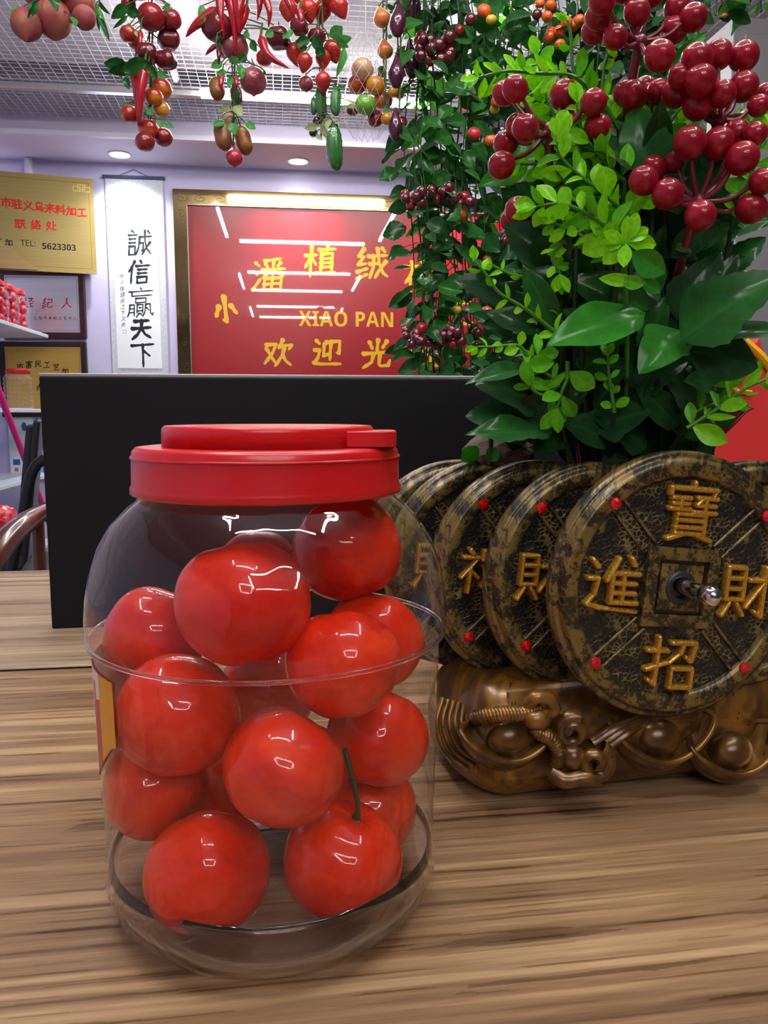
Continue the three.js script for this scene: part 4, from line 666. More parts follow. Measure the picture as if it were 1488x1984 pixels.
sprig('small sprig low in front of the dark foliage', [[1190, 800], [1185, 760], [1180, 725], [1178, 690]], 0.52, { n: 4, size: 34, mat: mBright2 });
{ // rosette facing the camera
  const q = P(1206, 472, 0.485), root = soilTop(1200, 0.5), t = thing('leafy_sprig', 'bright green rosette of oval leaves facing the camera in the middle of the plant', 'sprig', root, 0), L = (p) => p.clone().sub(root);
  part('stem', taper([V(0, 0, 0), L(P(1215, 700, 0.53)), L(P(1212, 540, 0.5)), L(q)], 0.002, 0.0014, 30, 6), mStemG, t);
  [[1235, 412, 1], [1262, 440, 1], [1268, 475, 1], [1216, 418, 0.9], [1163, 476, 1], [1168, 512, 1.1], [1208, 514, 1], [1182, 455, 0.9], [1200, 470, 1.6], [1172, 450, 0.8]].forEach(([x, y, w], k) => putLeaf(t, gOval[k % 3], mBright, L(P(1213 + (k > 8 ? 0 : 0), 470, 0.485)), L(P(x, y, 0.478 + (k % 3) * 0.006)), jitter(toCam(q), 0.25), w));
  putLeaf(t, gOval[2], mMid, L(P(1222, 488, 0.485)), L(P(1292, 530, 0.475)), jitter(toCam(q), 0.2), 1.1);
  putLeaf(t, gOval[0], mBright, L(P(1240, 545, 0.49)), L(P(1164, 540, 0.485)), toCam(q), 0.6); putLeaf(t, gOval[2], mBright2, L(P(1200, 542, 0.49)), L(P(1250, 552, 0.482)), toCam(q), 0.9); putLeaf(t, gOval[2], mMid, L(P(1245, 540, 0.49)), L(P(1280, 568, 0.485)), toCam(q), 1);
}
// ------------------------------------------------------------------ dark broad-leaved bush
{
  const root = planter.localToWorld(V(-0.01, 0.183, -0.02)), t = thing('broad_leaf_bush', 'dark green broad-leaved artificial foliage filling the middle of the coin planter', 'foliage', root, 0), L = (p) => p.clone().sub(root);
  const stems = [], add = (bx, by, tx, ty, d0, d1, g, m, w = 1, face) => putLeaf(t, gBroad[g], m, L(P(bx, by, d0)), L(P(tx, ty, d1)), face ?? jitter(toCam(P(bx, by, d0)).add(V(0, 0.5, 0)), 0.3), w);
  // the leaves one can pick out
  add(1250, 610, 1072, 640, 0.51, 0.485, 0, mMid, 1.05, V(-0.1, 0.6, 0.8)); add(1318, 640, 1246, 705, 0.52, 0.5, 3, mMid, 1.0); add(1260, 600, 1108, 530, 0.53, 0.52, 0, mDeep, 1.0);
  add(1320, 660, 1500, 500, 0.5, 0.47, 1, mDeep, 1.2, V(-0.2, 0.7, 0.7)); add(1330, 668, 1520, 610, 0.5, 0.47, 0, mDeep, 1.1, V(0, 0.8, 0.6)); add(1335, 680, 1478, 700, 0.5, 0.49, 3, mDeep2, 1.2); add(1310, 620, 1400, 480, 0.53, 0.52, 1, mDeep2, 1.0);
  add(1050, 715, 903, 718, 0.525, 0.51, 0, mDeep, 0.85, V(-0.1, 0.85, 0.5)); add(1070, 838, 902, 830, 0.52, 0.505, 2, mDeep, 0.85, V(0, 0.8, 0.6)); add(1170, 512, 955, 499, 0.55, 0.53, 0, mDeep, 0.5, V(0, 0.6, 0.8));
  add(1240, 322, 1150, 255, 0.53, 0.515, 1, mDeep2, 1.0); add(1292, 150, 1368, 52, 0.56, 0.55, 0, mMid, 0.7); add(1090, 590, 1035, 560, 0.53, 0.525, 3, mDeep2, 1.3); add(1075, 300, 930, 345, 0.58, 0.57, 0, mMid, 0.9); add(1100, 270, 990, 310, 0.57, 0.55, 0, mMid, 1.1);
  add(1130, 700, 1000, 640, 0.56, 0.55, 0, mDeep2); add(1345, 790, 1290, 700, 0.54, 0.53, 3, mDeep2); add(1390, 745, 1330, 735, 0.53, 0.515, 2, mDeep, 1.1);
  // the mass behind them
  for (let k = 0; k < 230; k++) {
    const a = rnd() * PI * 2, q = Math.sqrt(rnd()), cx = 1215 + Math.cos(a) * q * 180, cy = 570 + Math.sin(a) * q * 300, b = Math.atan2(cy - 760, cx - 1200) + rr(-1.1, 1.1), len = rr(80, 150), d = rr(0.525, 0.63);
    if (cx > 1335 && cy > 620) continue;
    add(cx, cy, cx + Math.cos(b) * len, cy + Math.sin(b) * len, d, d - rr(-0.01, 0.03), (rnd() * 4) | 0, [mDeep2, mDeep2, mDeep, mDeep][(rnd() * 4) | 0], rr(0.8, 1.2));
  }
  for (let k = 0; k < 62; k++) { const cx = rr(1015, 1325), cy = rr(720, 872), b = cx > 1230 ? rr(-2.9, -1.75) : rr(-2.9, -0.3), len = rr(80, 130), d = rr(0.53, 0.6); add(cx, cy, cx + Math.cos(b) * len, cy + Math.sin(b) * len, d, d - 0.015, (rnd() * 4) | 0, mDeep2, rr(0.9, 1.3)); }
  for (let k = 0; k < 16; k++) { const e = P(rr(1060, 1350), rr(380, 800), rr(0.55, 0.62)); stems.push(taper([V(rr(-0.03, 0.03), 0, rr(-0.02, 0.02)), L(e).multiplyScalar(0.5).add(V(0, 0.02, 0)), L(e)], 0.0026, 0.0014, 14, 6)); }
  part('stem', merge(stems), mStemD, t);
  // two round pale leaflets and a thorny brown root at the left foot
  putLeaf(t, gOval[2], mMid, L(P(925, 892, 0.57)), L(P(898, 866, 0.565)), toCam(root), 1.7, 'leaflet'); putLeaf(t, gOval[2], mMid, L(P(945, 894, 0.57)), L(P(966, 868, 0.565)), toCam(root), 1.5, 'leaflet');
  part('leaf_stalk', taper([L(P(948, 900, 0.57)), L(P(951, 870, 0.57)), L(P(950, 835, 0.56))], 0.0022, 0.0012, 10, 6), mStemD, t);
}
{
  const c = P(968, 880, 0.585), s = thing('stone', 'small rough grey-brown stone on the planter beside the leaf stalks', 'stone', c);
  part('stone_body', mergeVertices(deform(new THREE.IcosahedronGeometry(0.0165, 4), (v) => { const n = noise3(v.x * 160, v.y * 160, v.z * 160); v.multiplyScalar(0.8 + 0.45 * n); v.x *= 1.5; v.y *= 0.95; })), M(0x6b5a4c, 0.85), s);
}
// ------------------------------------------------------------------ hanging leaf garlands
const mCherry = [MP(new THREE.Color(0.10, 0.004, 0.012), 0.28, { clearcoat: 1, clearcoatRoughness: 0.08 }), MP(new THREE.Color(0.30, 0.006, 0.014), 0.28, { clearcoat: 1, clearcoatRoughness: 0.08 })];
const mOrange = MP(new THREE.Color(0.78, 0.13, 0.02), 0.35, { clearcoat: 0.7, clearcoatRoughness: 0.15 }), mYellow = MP(new THREE.Color(0.8, 0.5, 0.04), 0.35, { clearcoat: 0.7, clearcoatRoughness: 0.15 }), mRedF = MP(new THREE.Color(0.5, 0.03, 0.03), 0.35, { clearcoat: 0.7, clearcoatRoughness: 0.15 });
const gCherry = deform(new THREE.SphereGeometry(1, 20, 14), (v) => { const r = Math.hypot(v.x, v.z); if (v.y > 0) v.y -= 0.2 * Math.exp(-r * r * 12); });
const gPumpkin = deform(new THREE.SphereGeometry(1, 30, 14), (v) => { const a = Math.atan2(v.z, v.x), r = Math.hypot(v.x, v.z), f = 1 + 0.06 * Math.abs(Math.cos(a * 4)) - 0.04; v.x *= f; v.z *= f; v.y = v.y * 0.86 - Math.sign(v.y) * 0.18 * Math.exp(-r * r * 12); });
function garland(label, px, yEnd, d, { count = 80, spread = 34, size = 46, y0 = -40, mats = [mVine, mVine2, mVine], fruit = [], sway = 10 } = {}) {
  const top = P(px, 100, d); top.y = GRID_Y; const bot = P(px, yEnd, d), t = thing('leaf_garland', label, 'leaf garland', V(top.x, bot.y, top.z)), L = (p) => p.clone().sub(t.position);
  const X = (y) => px + sway * Math.sin(y * 0.011 + px), path = [L(top)]; for (let k = 0; k <= 9; k++) path.push(L(P(X(lerp(-220, yEnd, k / 9)), lerp(-220, yEnd, k / 9), d + 0.02 * Math.sin(k * 1.7 + px))));
  const g = [tube(path, 0.0022, 70, 5)]; for (const o of [-0.018, 0.016]) g.push(tube(path.map((p, k) => p.clone().add(V(k ? o + 0.004 * Math.sin(k * 2) : 0, k ? 0.01 : 0, k ? o : 0))), 0.0014, 60, 4));
  for (let k = 0; k < count; k++) {
    const y = lerp(y0, yEnd - 8, (k + rnd() * 0.8) / count), q = P(X(y) + rr(-6, 6), y, d + rr(-0.03, 0.03)), a = k * 2.4 + rr(-0.5, 0.5), out = V(Math.cos(a), rr(-0.75, 0.1), Math.sin(a) * 0.8).normalize(), s = size * d / F;
    const b = q.clone().addScaledVector(out, s * rr(0.1, 0.1 + spread / 50)), e = b.clone().addScaledVector(out.add(V(0, -0.25, 0)).normalize(), s * rr(0.75, 1.25));
    putLeaf(t, gVine[(rnd() * 4) | 0], mats[(rnd() * mats.length) | 0], L(b), L(e), jitter(V(0, 0.7, 0).addScaledVector(toCam(q), 0.7), 0.6), rr(0.9, 1.25));
    if (k % 2 === 0) g.push(tube([L(q), L(b)], 0.001, 2, 4));
  }
  fruit.forEach(([fx, fy, r, kind], k) => {
    const dd = d - 0.05 - (k % 3) * 0.012, c = P(fx, fy, dd), R = r * dd / F, f = part({ c: 'cherry', o: 'orange_fruit', y: 'yellow_fruit', r: 'red_fruit' }[kind], kind === 'c' ? gCherry : gPumpkin, kind === 'c' ? mCherry[k % 3 ? 0 : 1] : { o: mOrange, y: mYellow, r: mRedF }[kind], t);
    f.position.copy(L(c)); f.scale.setScalar(R); f.rotation.set(rr(-0.5, 0.9), rr(0, 3), rr(-0.4, 0.4));
    const up = kind === 'c' ? 42 : 26, s = P(lerp(fx, X(fy - up), 0.5), fy - up, d); g.push(tube([L(c.clone().add(V(0, R * 0.75, 0))), L(c.clone().lerp(s, 0.5).add(V(0.004, 0.004, 0))), L(s)], 0.0012, 8, 4));
  });
  part('vine', merge(g), mStemD, t);
  return t;
}
const cluster = (x, y, n, w, h, r) => [...Array(n)].map((_, k) => [x + ((k * 0.7549) % 1 - 0.5) * w, y + ((k * 0.5698 + 0.2) % 1 - 0.5) * h, r * (0.9 + 0.25 * ((k * 0.77) % 1)), 'c']);
garland('leaf garland at the left edge of the hanging greenery, dark cherries just under the soffit', 812, 728, 1.95, { count: 81, size: 44, fruit: [...cluster(806, 385, 7, 42, 30, 9.5), ...cluster(806, 652, 7, 40, 36, 9.5)] });
garland('leaf garland with a big bunch of dark cherries near the ceiling, second from the left', 846, 735, 2.0, { count: 83, size: 46, fruit: [...cluster(850, 95, 14, 76, 52, 11), [820, 76, 9, 'c'], ...cluster(858, 376, 6, 44, 28, 9.5), ...cluster(858, 655, 9, 60, 34, 9.5)] });
garland('leaf garland with orange and yellow fruits high up, third from the left', 886, 736, 1.98, { count: 89, size: 46, fruit: [[938, 21, 13, 'o'], [952, 38, 10, 'y'], [912, 38, 11, 'c'], [890, 58, 9, 'c'], [919, 259, 13, 'r'], [951, 272, 12, 'o'], [893, 416, 12, 'o'], ...cluster(900, 385, 5, 40, 24, 10), ...cluster(886, 650, 5, 30, 40, 10)] });
garland('leaf garland with a few orange fruits low down, fourth from the left', 930, 738, 2.05, { count: 89, size: 46, fruit: [[943, 603, 11, 'o'], [985, 617, 12, 'r'], [1005, 622, 11, 'o'], [943, 502, 8, 'r'], [913, 556, 8, 'o'], [885, 600, 9, 'y'], [923, 735, 9, 'o'], [925, 645, 11, 'c'], [962, 198, 11, 'o'], [958, 212, 9, 'y']] });
garland('leaf garland right behind the left end of the potted plant, darker leaves', 976, 738, 2.15, { count: 89, mats: [mVine2, mVine2, mVine], size: 48, fruit: [[996, 348, 10, 'o'], [970, 362, 9, 'y'], [985, 465, 9, 'r'], [1010, 380, 9, 'o'], [990, 330, 8, 'y']] });
garland('leaf garland carrying a cluster of small orange peppers near the ceiling', 1050, 620, 2.0, { count: 83, mats: [mVine2, mVine2, mVine], size: 46, fruit: [[1046, 6, 9, 'o'], [1067, 10, 10, 'o'], [1060, 32, 10, 'o'], [1064, 72, 11, 'o'], [1084, 60, 11, 'o'], [1098, 42, 11, 'o'], [1110, 50, 12, 'o'], [1122, 40, 11, 'o'], [1085, 86, 10, 'o'], [1068, 60, 9, 'o'], [1040, 28, 9, 'c']] });
garland('dark leaf garland behind the top berries, second right of the orange peppers', 1105, 560, 2.1, { count: 78, mats: [mVine2], size: 50 });
garland('dark leaf garland behind the middle of the potted plant', 1165, 520, 2.0, { count: 75, mats: [mVine2, mVine], size: 50, fruit: [[1175, 318, 11, 'y'], [1165, 300, 9, 'o']] });
garland('dark leaf garland behind the top right berries', 1235, 480, 2.05, { count: 75, mats: [mVine2], size: 50 });
garland('dark leaf garland just left of the pale cabinet', 1310, 420, 2.0, { count: 67, mats: [mVine2, mVine], size: 50 });
garland('short leaf garland ending above the pale cabinet, nearer its left corner', 1385, 30, 1.95, { count: 22, mats: [mVine2, mVine], size: 52, y0: -160, fruit: [[1404, 30, 5, 'r']] });
garland('short leaf garland ending above the pale cabinet at the right edge', 1465, 22, 1.95, { count: 22, mats: [mVine2, mVine3], size: 52, y0: -160 });
for (const [k, [x, y, d, w]] of [[760, 300, 2.35, 'thin'], [832, 730, 2.3, 'rear'], [905, 735, 2.35, 'rear'], [1000, 700, 2.35, 'rear']].entries()) if (k) garland(`sparser leaf garland in the rear row, ${['', 'leftmost', 'middle one', 'rightmost'][k]} of that row`, x, y, d, { count: 46, mats: [mVine2, mVine3], size: 46 });

// ------------------------------------------------------------------ strings of artificial fruit
const fruitTex = (a, b, c, sc = 5, k = 2.2, off = 0.5, s = 1) => dataTex(128, 128, (u, v) => { const n = noise2(u * sc, v * sc * 0.7, sc, Math.round(sc * 0.7), s), f = noise2(u * 36, v * 36, 36, 36, s + 3); return mix(mix(a, b, sm(clamp((n - 0.5) * k + off, 0, 1))), c, f * 0.25); });
const coat = (tex, r = 0.32, more = {}) => MP(0xffffff, r, { map: tex, clearcoat: 0.8, clearcoatRoughness: 0.12, ...more });
const seedTex = dataTex(256, 256, (u, v) => { const x = u * 14, y = v * 12 + (Math.floor(x) % 2) * 0.5, d = Math.hypot((x % 1) - 0.5, ((y % 1) - 0.5) * 0.8); return d < 0.18 ? 40 : 170 + noise2(u * 20, v * 20, 20, 20, 2) * 30; }, false);
const FM = {
  apple: coat(fruitTex([150, 14, 22], [120, 10, 26], [196, 60, 50])), dark: coat(fruitTex([84, 8, 20], [110, 14, 30], [130, 40, 50])), peach: MP(0xffffff, 0.6, { map: fruitTex([140, 52, 58], [168, 96, 78], [190, 120, 100], 4), sheen: 0.4, sheenRoughness: 0.6 }),
  mixed: coat(fruitTex([200, 116, 18], [160, 22, 18], [200, 70, 30], 4, 3, 0.55)), yellow: coat(fruitTex([222, 164, 40], [214, 120, 40], [230, 190, 80])), onion: coat(fruitTex([140, 40, 60], [168, 90, 90], [200, 140, 130], 5)),
  chili: coat(fruitTex([176, 12, 30], [150, 8, 28], [196, 40, 50])), darkchili: coat(fruitTex([110, 10, 26], [90, 8, 24], [140, 30, 40])), potato: coat(fruitTex([128, 74, 26], [150, 96, 38], [96, 52, 20], 6), 0.45, { clearcoat: 0.4 }),
  straw: coat(fruitTex([170, 22, 30], [196, 44, 30], [220, 100, 50], 4), 0.35, { bumpMap: seedTex, bumpScale: 0.0018 }), cuke: coat(fruitTex([28, 88, 40], [52, 120, 50], [90, 150, 80], 8), 0.4), olive: coat(fruitTex([22, 22, 30], [36, 34, 46], [60, 60, 70]), 0.25),
  egg: coat(fruitTex([58, 14, 40], [74, 20, 46], [100, 40, 70], 4), 0.25), pear: coat(fruitTex([216, 150, 60], [206, 96, 60], [226, 180, 90], 4)), green: coat(fruitTex([104, 168, 56], [132, 190, 70], [160, 210, 110], 4)), pale: coat(fruitTex([220, 150, 140], [230, 196, 150], [240, 220, 200], 4)), radish: coat(fruitTex([176, 26, 44], [186, 40, 60], [230, 150, 150], 4)), cream: coat(fruitTex([224, 206, 190], [210, 150, 140], [240, 230, 220], 4)),
};
const S2 = (fn, a = 28, b = 20) => deform(new THREE.SphereGeometry(1, a, b), fn);
const FG = {
  round: S2((v) => { const r = Math.hypot(v.x, v.z); v.y -= Math.sign(v.y) * (v.y > 0 ? 0.24 : 0.12) * Math.exp(-r * r * 9); const f = 1 + 0.02 * Math.cos(Math.atan2(v.z, v.x) * 5) * (v.y < 0 ? 1 : 0.2); v.x *= f; v.z *= f; v.y *= 0.95; }),
  peach: S2((v) => { const a = Math.atan2(v.z, v.x), r = Math.hypot(v.x, v.z); v.multiplyScalar(1 - 0.09 * Math.exp(-Math.pow((a - 1.2) * 4, 2)) * r); if (v.y < 0) v.y -= 0.14 * Math.exp(-r * r * 8); else v.y -= 0.2 * Math.exp(-r * r * 10); }),
  square: S2((v) => { const a = Math.atan2(v.z, v.x), f = 1 + 0.09 * Math.cos(a * 4); v.x *= f; v.z *= f; const r = Math.hypot(v.x, v.z); v.y = v.y * 0.9 - Math.sign(v.y) * 0.2 * Math.exp(-r * r * 7); }),
  straw: S2((v) => { const t = (1 - v.y) / 2, f = t < 0.3 ? 1 : 1 - 0.62 * Math.pow((t - 0.3) / 0.7, 1.5); v.x *= f; v.z *= f; v.y *= 1.2; }),
  pear: S2((v) => { const f = v.y > 0 ? 1 - 0.5 * Math.pow(v.y, 1.3) : 1; v.x *= f; v.z *= f; v.y *= v.y > 0 ? 1.35 : 0.95; }),
  egg: S2((v) => { const t = (1 - v.y) / 2, f = 0.36 + 0.64 * sm(clamp(t * 1.5, 0, 1)); v.x *= f; v.z *= f; v.y *= 2.15; v.x += 0.16 * Math.sin(v.y * 0.9); }),
  potato: S2((v) => { const n = noise3(v.x * 1.7 + 9, v.y * 1.4, v.z * 1.7); v.y *= 1.65; const f = 0.92 + 0.2 * n - 0.1 * Math.exp(-Math.pow(v.y * 2.2, 2)); v.x *= f; v.z *= f; v.x += 0.1 * Math.sin(v.y * 1.6); }),
  cuke: S2((v) => { const a = Math.atan2(v.z, v.x), f = 1 + 0.06 * Math.cos(a * 6) + 0.05 * Math.sin(v.y * 22 + a * 3); v.x *= f; v.z *= f; v.y = Math.sign(v.y) * Math.pow(Math.abs(v.y), 0.8) * 2.7; v.x += 0.1 * v.y * v.y * 0.3; }, 30, 30),
  radish: S2((v) => { const r = Math.hypot(v.x, v.z); v.y *= 0.92; if (v.y < 0) v.y -= 0.3 * Math.exp(-r * r * 30); else v.y += 0.5 * Math.exp(-r * r * 9); }),
};
const mTwig = M(0x4c5a2c, 0.7), mCalyx = M(0x3c7a2e, 0.6, { side: THREE.DoubleSide }), mPale = mLeaf([150, 176, 110], [186, 204, 140], [210, 220, 170], 0.4), mStringLeaf = mLeaf([60, 140, 60], [90, 170, 84], [130, 190, 110], 0.4);
const gCalyx = (() => { const l = []; for (let k = 0; k < 5; k++) l.push(leafGeo({ w: 0.4, curl: 0.5, n: 4 }).scale(0.8, 0.8, 0.8).rotateX(-1.75).rotateY(k * 1.2566)); return merge(l); })();
const KIND = { apple: ['apple', 'round'], dark: ['apple', 'square'], peach: ['peach', 'peach'], mixed: ['apple', 'round'], yellow: ['lemon', 'round'], onion: ['pomegranate', 'radish'], potato: ['potato', 'potato'], straw: ['strawberry', 'straw'], cuke: ['cucumber', 'cuke'], olive: ['olive', 'round'], egg: ['eggplant', 'egg'], pear: ['pear', 'pear'], green: ['apple', 'round'], pale: ['apple', 'round'], radish: ['radish', 'radish'], cream: ['radish', 'radish'] };
function fruitString(label, px, d, fruits, chilis = [], leaves = [], category = 'fruit string') {
  const yMax = Math.max(...fruits.map((f) => f[2]), ...chilis.map((c) => c[3]), 40), top = P(px, 100, d); top.y = GRID_Y; const bot = P(px, yMax - 20, d);
  const t = thing('fruit_string', label, category, V(top.x, bot.y, top.z)), L = (p) => p.clone().sub(t.position), g = [tube([L(top), L(P(px + 3, 0, d)), L(bot)], 0.0022, 40, 5), tube([L(top), L(P(px - 4, 20, d + 0.01)), L(bot)], 0.0018, 40, 5)];
  const hang = (p, y) => { const q = P(px, Math.min(y, yMax - 22), d), m = p.clone().lerp(q, 0.5).add(V(0, 0.006, 0)); g.push(tube([L(p), L(m), L(q)], 0.0013, 10, 4)); };
  fruits.forEach(([k, x, y, r, tilt = 0, dd = 0, squash = 1], i) => {
    const [name, gk] = KIND[k], D = d + dd + ((i * 7) % 5 - 2) * 0.012, c = P(x, y, D), R = r * D / F, f = part(name, FG[gk], FM[k], t);
    f.position.copy(L(c)); f.scale.set(R, R * squash, R); f.rotation.set(0.15 * ((i % 3) - 1), i * 1.3, tilt, 'ZXY'); f.updateMatrix();
    const tops = { straw: 1.15, egg: 2.1, pear: 1.3, cuke: 2.6, potato: 1.55, onion: 1.2, radish: 1.2, cream: 1.2 }[k] ?? 0.74, tp = V(0, tops, 0).applyMatrix4(f.matrix).add(t.position);
    if (['straw', 'egg', 'cuke'].includes(k)) { const cx = part('calyx', gCalyx, mCalyx, f); cx.position.set(0, tops * 0.93, 0); cx.scale.setScalar(k === 'egg' ? 0.62 : 0.7); if (k !== 'straw') cx.rotation.y = 0.4; }
    else if (r > 13) part('stalk', taper([V(0, tops - 0.04, 0), V(0.04, tops + 0.2, 0), V(0.1, tops + 0.42, 0.03)], 0.07, 0.05, 6, 6), mTwig, f);
    hang(tp, y - r * (1.6 + (i % 3) * 0.7) * squash - 8);
  });
  chilis.forEach(([x0, y0, x1, y1, r, bend = 8, m = 'chili'], i) => {
    const D = d - 0.03 - (i % 4) * 0.016, a = P(x0, y0, D), b = P(x1, y1, D), mm = P((x0 + x1) / 2 + bend, (y0 + y1) / 2 + Math.abs(bend) * 0.3, D - 0.01), R = r * D / F;
    const o = V().copy(a).sub(t.position); const ch = part('chili', taper([V(), mm.sub(a), b.clone().sub(a)], 0, 0, 22, 10, (u) => R * Math.max(0.05, u < 0.12 ? 0.5 + u * 4.2 : Math.pow(1 - (u - 0.12) / 0.88, 0.62))), FM[m], t); ch.position.copy(o);
    part('stalk', taper([V(0, -0.001, 0), V(0.002, 0.012, 0), V(0.004, 0.026, 0)], R * 0.3, R * 0.2, 6, 6), mCalyx, ch); hang(a.clone().add(V(0.004, 0.024, 0)), y0 - 30);
  });
  leaves.forEach(([x, y, x2, y2, w = 1, mt = 0], i) => { const D = d - 0.02 - (i % 3) * 0.02, b = P(x, y, D), m = [mStringLeaf, mDeep, mPale][mt]; putLeaf(t, gVine[i % 4], m, L(b), L(P(x2, y2, D - 0.01)), jitter(toCam(b), 0.5), w); hang(b, y - 10); });
  part('cord', merge(g), mTwig, t);
  return t;
}
const around = (x, y, r, n, s, mt = 0) => [...Array(n)].map((_, k) => { const a = k * 2.4 + x, q = r * (0.3 + 0.7 * ((k * 0.618) % 1)); return [x + Math.cos(a) * q, y + Math.sin(a) * q * 0.7, x + Math.cos(a) * (q + s), y + Math.sin(a) * (q * 0.7 + s * 0.8), 1.1, mt]; });
fruitString('string of dusky pink peaches at the top left corner', 105, 1.85, [['peach', 52, 47, 28], ['peach', 104, 36, 33], ['peach', 150, 8, 31], ['peach', 163, 34, 21], ['peach', 70, -20, 28], ['peach', 125, -45, 30]], [], [[40, 14, 20, 26, 1, 0], [60, 5, 66, 42, 0.6, 1], [72, 0, 56, 36, 0.5, 1], [118, 2, 108, 16, 1.2, 0], [140, 32, 148, 48, 1, 0], [95, -10, 112, 12, 1, 1]]);
fruitString('thin sprig of rosemary-like leaves hanging right of the peaches', 190, 1.9, [['olive', 188, -30, 7]], [], [[190, 0, 208, 28, 0.45, 1], [192, 10, 180, 40, 0.4, 0], [190, 30, 212, 76, 0.3, 1], [190, 20, 196, 66, 0.3, 1], [186, 14, 204, 40, 0.4, 0]], 'leaf string');
fruitString('fruit string with red apples above a ridged red pepper and orange-red crab apples', 292, 1.88,
  [['apple', 293, 33, 25], ['apple', 332, 38, 19], ['dark', 327, 76, 22], ['dark', 284, 104, 21], ['dark', 322, 117, 20], ['mixed', 249, 66, 16], ['mixed', 262, 80, 14], ['mixed', 312, 172, 20], ['mixed', 298, 188, 17], ['yellow', 313, 211, 15], ['mixed', 251, 221, 16], ['mixed', 288, 250, 19], ['apple', 317, 266, 17], ['apple', 281, 275, 18], ['apple', 250, 8, 14], ['apple', 270, -30, 26], ['dark', 310, -34, 24]],
  [[264, 118, 268, 246, 15, 3], [280, 128, 272, 236, 11, -4], [272, 60, 262, 108, 5, 4]], [[248, 128, 200, 124, 0.95, 1], [250, 128, 216, 146, 1.2, 1], [288, 120, 236, 138, 0.8, 1], [285, 126, 306, 158, 0.9, 1], [244, 10, 218, 36, 0.9, 1], [248, 30, 222, 54, 0.4, 1], [256, 50, 240, 62, 1, 0], [262, 58, 272, 76, 0.8, 2], [305, 140, 322, 150, 1, 0], [250, 200, 240, 204, 1, 0], [285, 210, 296, 222, 1, 0], [305, 232, 316, 250, 1.1, 0], [322, 240, 334, 246, 1, 0], [330, 10, 318, 18, 1.2, 0], [270, 30, 240, 14, 1, 1], [280, 222, 290, 212, 0.9, 0], [242, 150, 248, 170, 0.9, 1]]);
fruitString('fruit string of red chilies and dark pomegranates above brown potatoes and one radish', 452, 1.88,
  [['dark', 424, 54, 29], ['onion', 455, 90, 26], ['dark', 441, 92, 22], ['onion', 491, 157, 25], ['dark', 540, 74, 23], ['mixed', 512, 112, 15], ['potato', 420, 172, 15, 0.1, 0, 0.9], ['potato', 458, 184, 12, -0.1, 0.02, 0.9], ['cuke', 459, 186, 6, 0, 0.03, 0.9], ['cream', 445, 230, 14], ['potato', 432, 262, 17, 0.28], ['potato', 472, 272, 16, 0.2], ['radish', 454, 306, 16, 0, -0.03]],
  [[440, -20, 456, 104, 11, 6], [470, -30, 464, 66, 11, -4], [500, -20, 498, 40, 8, 4], [512, -10, 520, 54, 8, 6], [424, 20, 360, 72, 13, -14], [425, -20, 434, 74, 9, -2], [505, 70, 560, 133, 9, -14], [418, 88, 398, 108, 5, -3, 'darkchili'], [424, 96, 424, 126, 5, 0, 'darkchili'], [430, 148, 432, 182, 6, -3], [457, 150, 457, 178, 5, 1], [545, -20, 572, 40, 9, 3], [478, 10, 452, 80, 9, 4]],
  [[430, 120, 410, 130, 1.1, 0], [440, 140, 420, 140, 1, 0], [445, 120, 462, 112, 1, 0], [450, 150, 440, 170, 1, 0], [466, 126, 470, 150, 1, 0], [446, 205, 426, 216, 1, 2], [452, 206, 470, 222, 1, 2], [436, 236, 412, 246, 1.1, 0], [446, 238, 456, 258, 1.1, 0], [476, 238, 492, 246, 1.2, 0], [462, 240, 450, 250, 1.1, 0], [486, 78, 500, 102, 1, 1], [478, 108, 462, 120, 1, 1], [394, 10, 388, 30, 1, 0], [530, 60, 514, 70, 1, 0], [556, 66, 548, 78, 1, 0], [508, 132, 514, 144, 1, 1], [398, 30, 392, 48, 0.6, 0], [480, 60, 474, 76, 0.8, 0]]);
fruitString('fruit string of strawberries above long green cucumbers, black olives and a big green gourd', 622, 1.88,
  [['straw', 558, 20, 18], ['straw', 598, 22, 18, 0.2], ['straw', 624, 24, 18, -0.2], ['straw', 659, 16, 18, 0.4], ['straw', 573, 106, 18, 0.2], ['straw', 590, 122, 15, -0.2], ['straw', 626, 116, 15], ['straw', 645, 100, 18, 0.3], ['straw', 626, 160, 16], ['onion', 593, 162, 14], ['dark', 580, 52, 17], ['dark', 614, 70, 16], ['straw', 575, -14, 17], ['straw', 640, -10, 18],
    ['cuke', 622, 198, 11, 0.05], ['cuke', 650, 196, 10, -0.05], ['cuke', 608, 205, 6, 0, 0.03], ['olive', 614, 234, 8], ['olive', 607, 257, 8], ['olive', 646, 244, 9], ['cuke', 648, 287, 14.5, 0.06, -0.04]],
  [[580, 20, 584, 60, 8, 2]], [[600, 76, 572, 84, 1, 1], [606, 70, 620, 96, 1.2, 1], [640, 72, 664, 52, 1.3, 0], [650, 78, 682, 70, 1.2, 0], [652, 76, 672, 92, 1, 0], [668, 90, 660, 142, 0.5, 0], [612, 92, 630, 108, 1, 1], [596, 92, 578, 96, 1, 1], [615, 244, 592, 250, 0.9, 2], [622, 240, 632, 268, 0.8, 2], [628, 240, 640, 230, 0.9, 2], [648, 238, 664, 236, 0.9, 2], [605, 246, 596, 240, 0.9, 2], [612, 262, 622, 268, 0.9, 2], [640, 232, 632, 248, 0.8, 2], [668, 170, 648, 168, 0.5, 0], [566, 58, 556, 72, 1, 0], [690, 200, 668, 206, 0.9, 2]]);
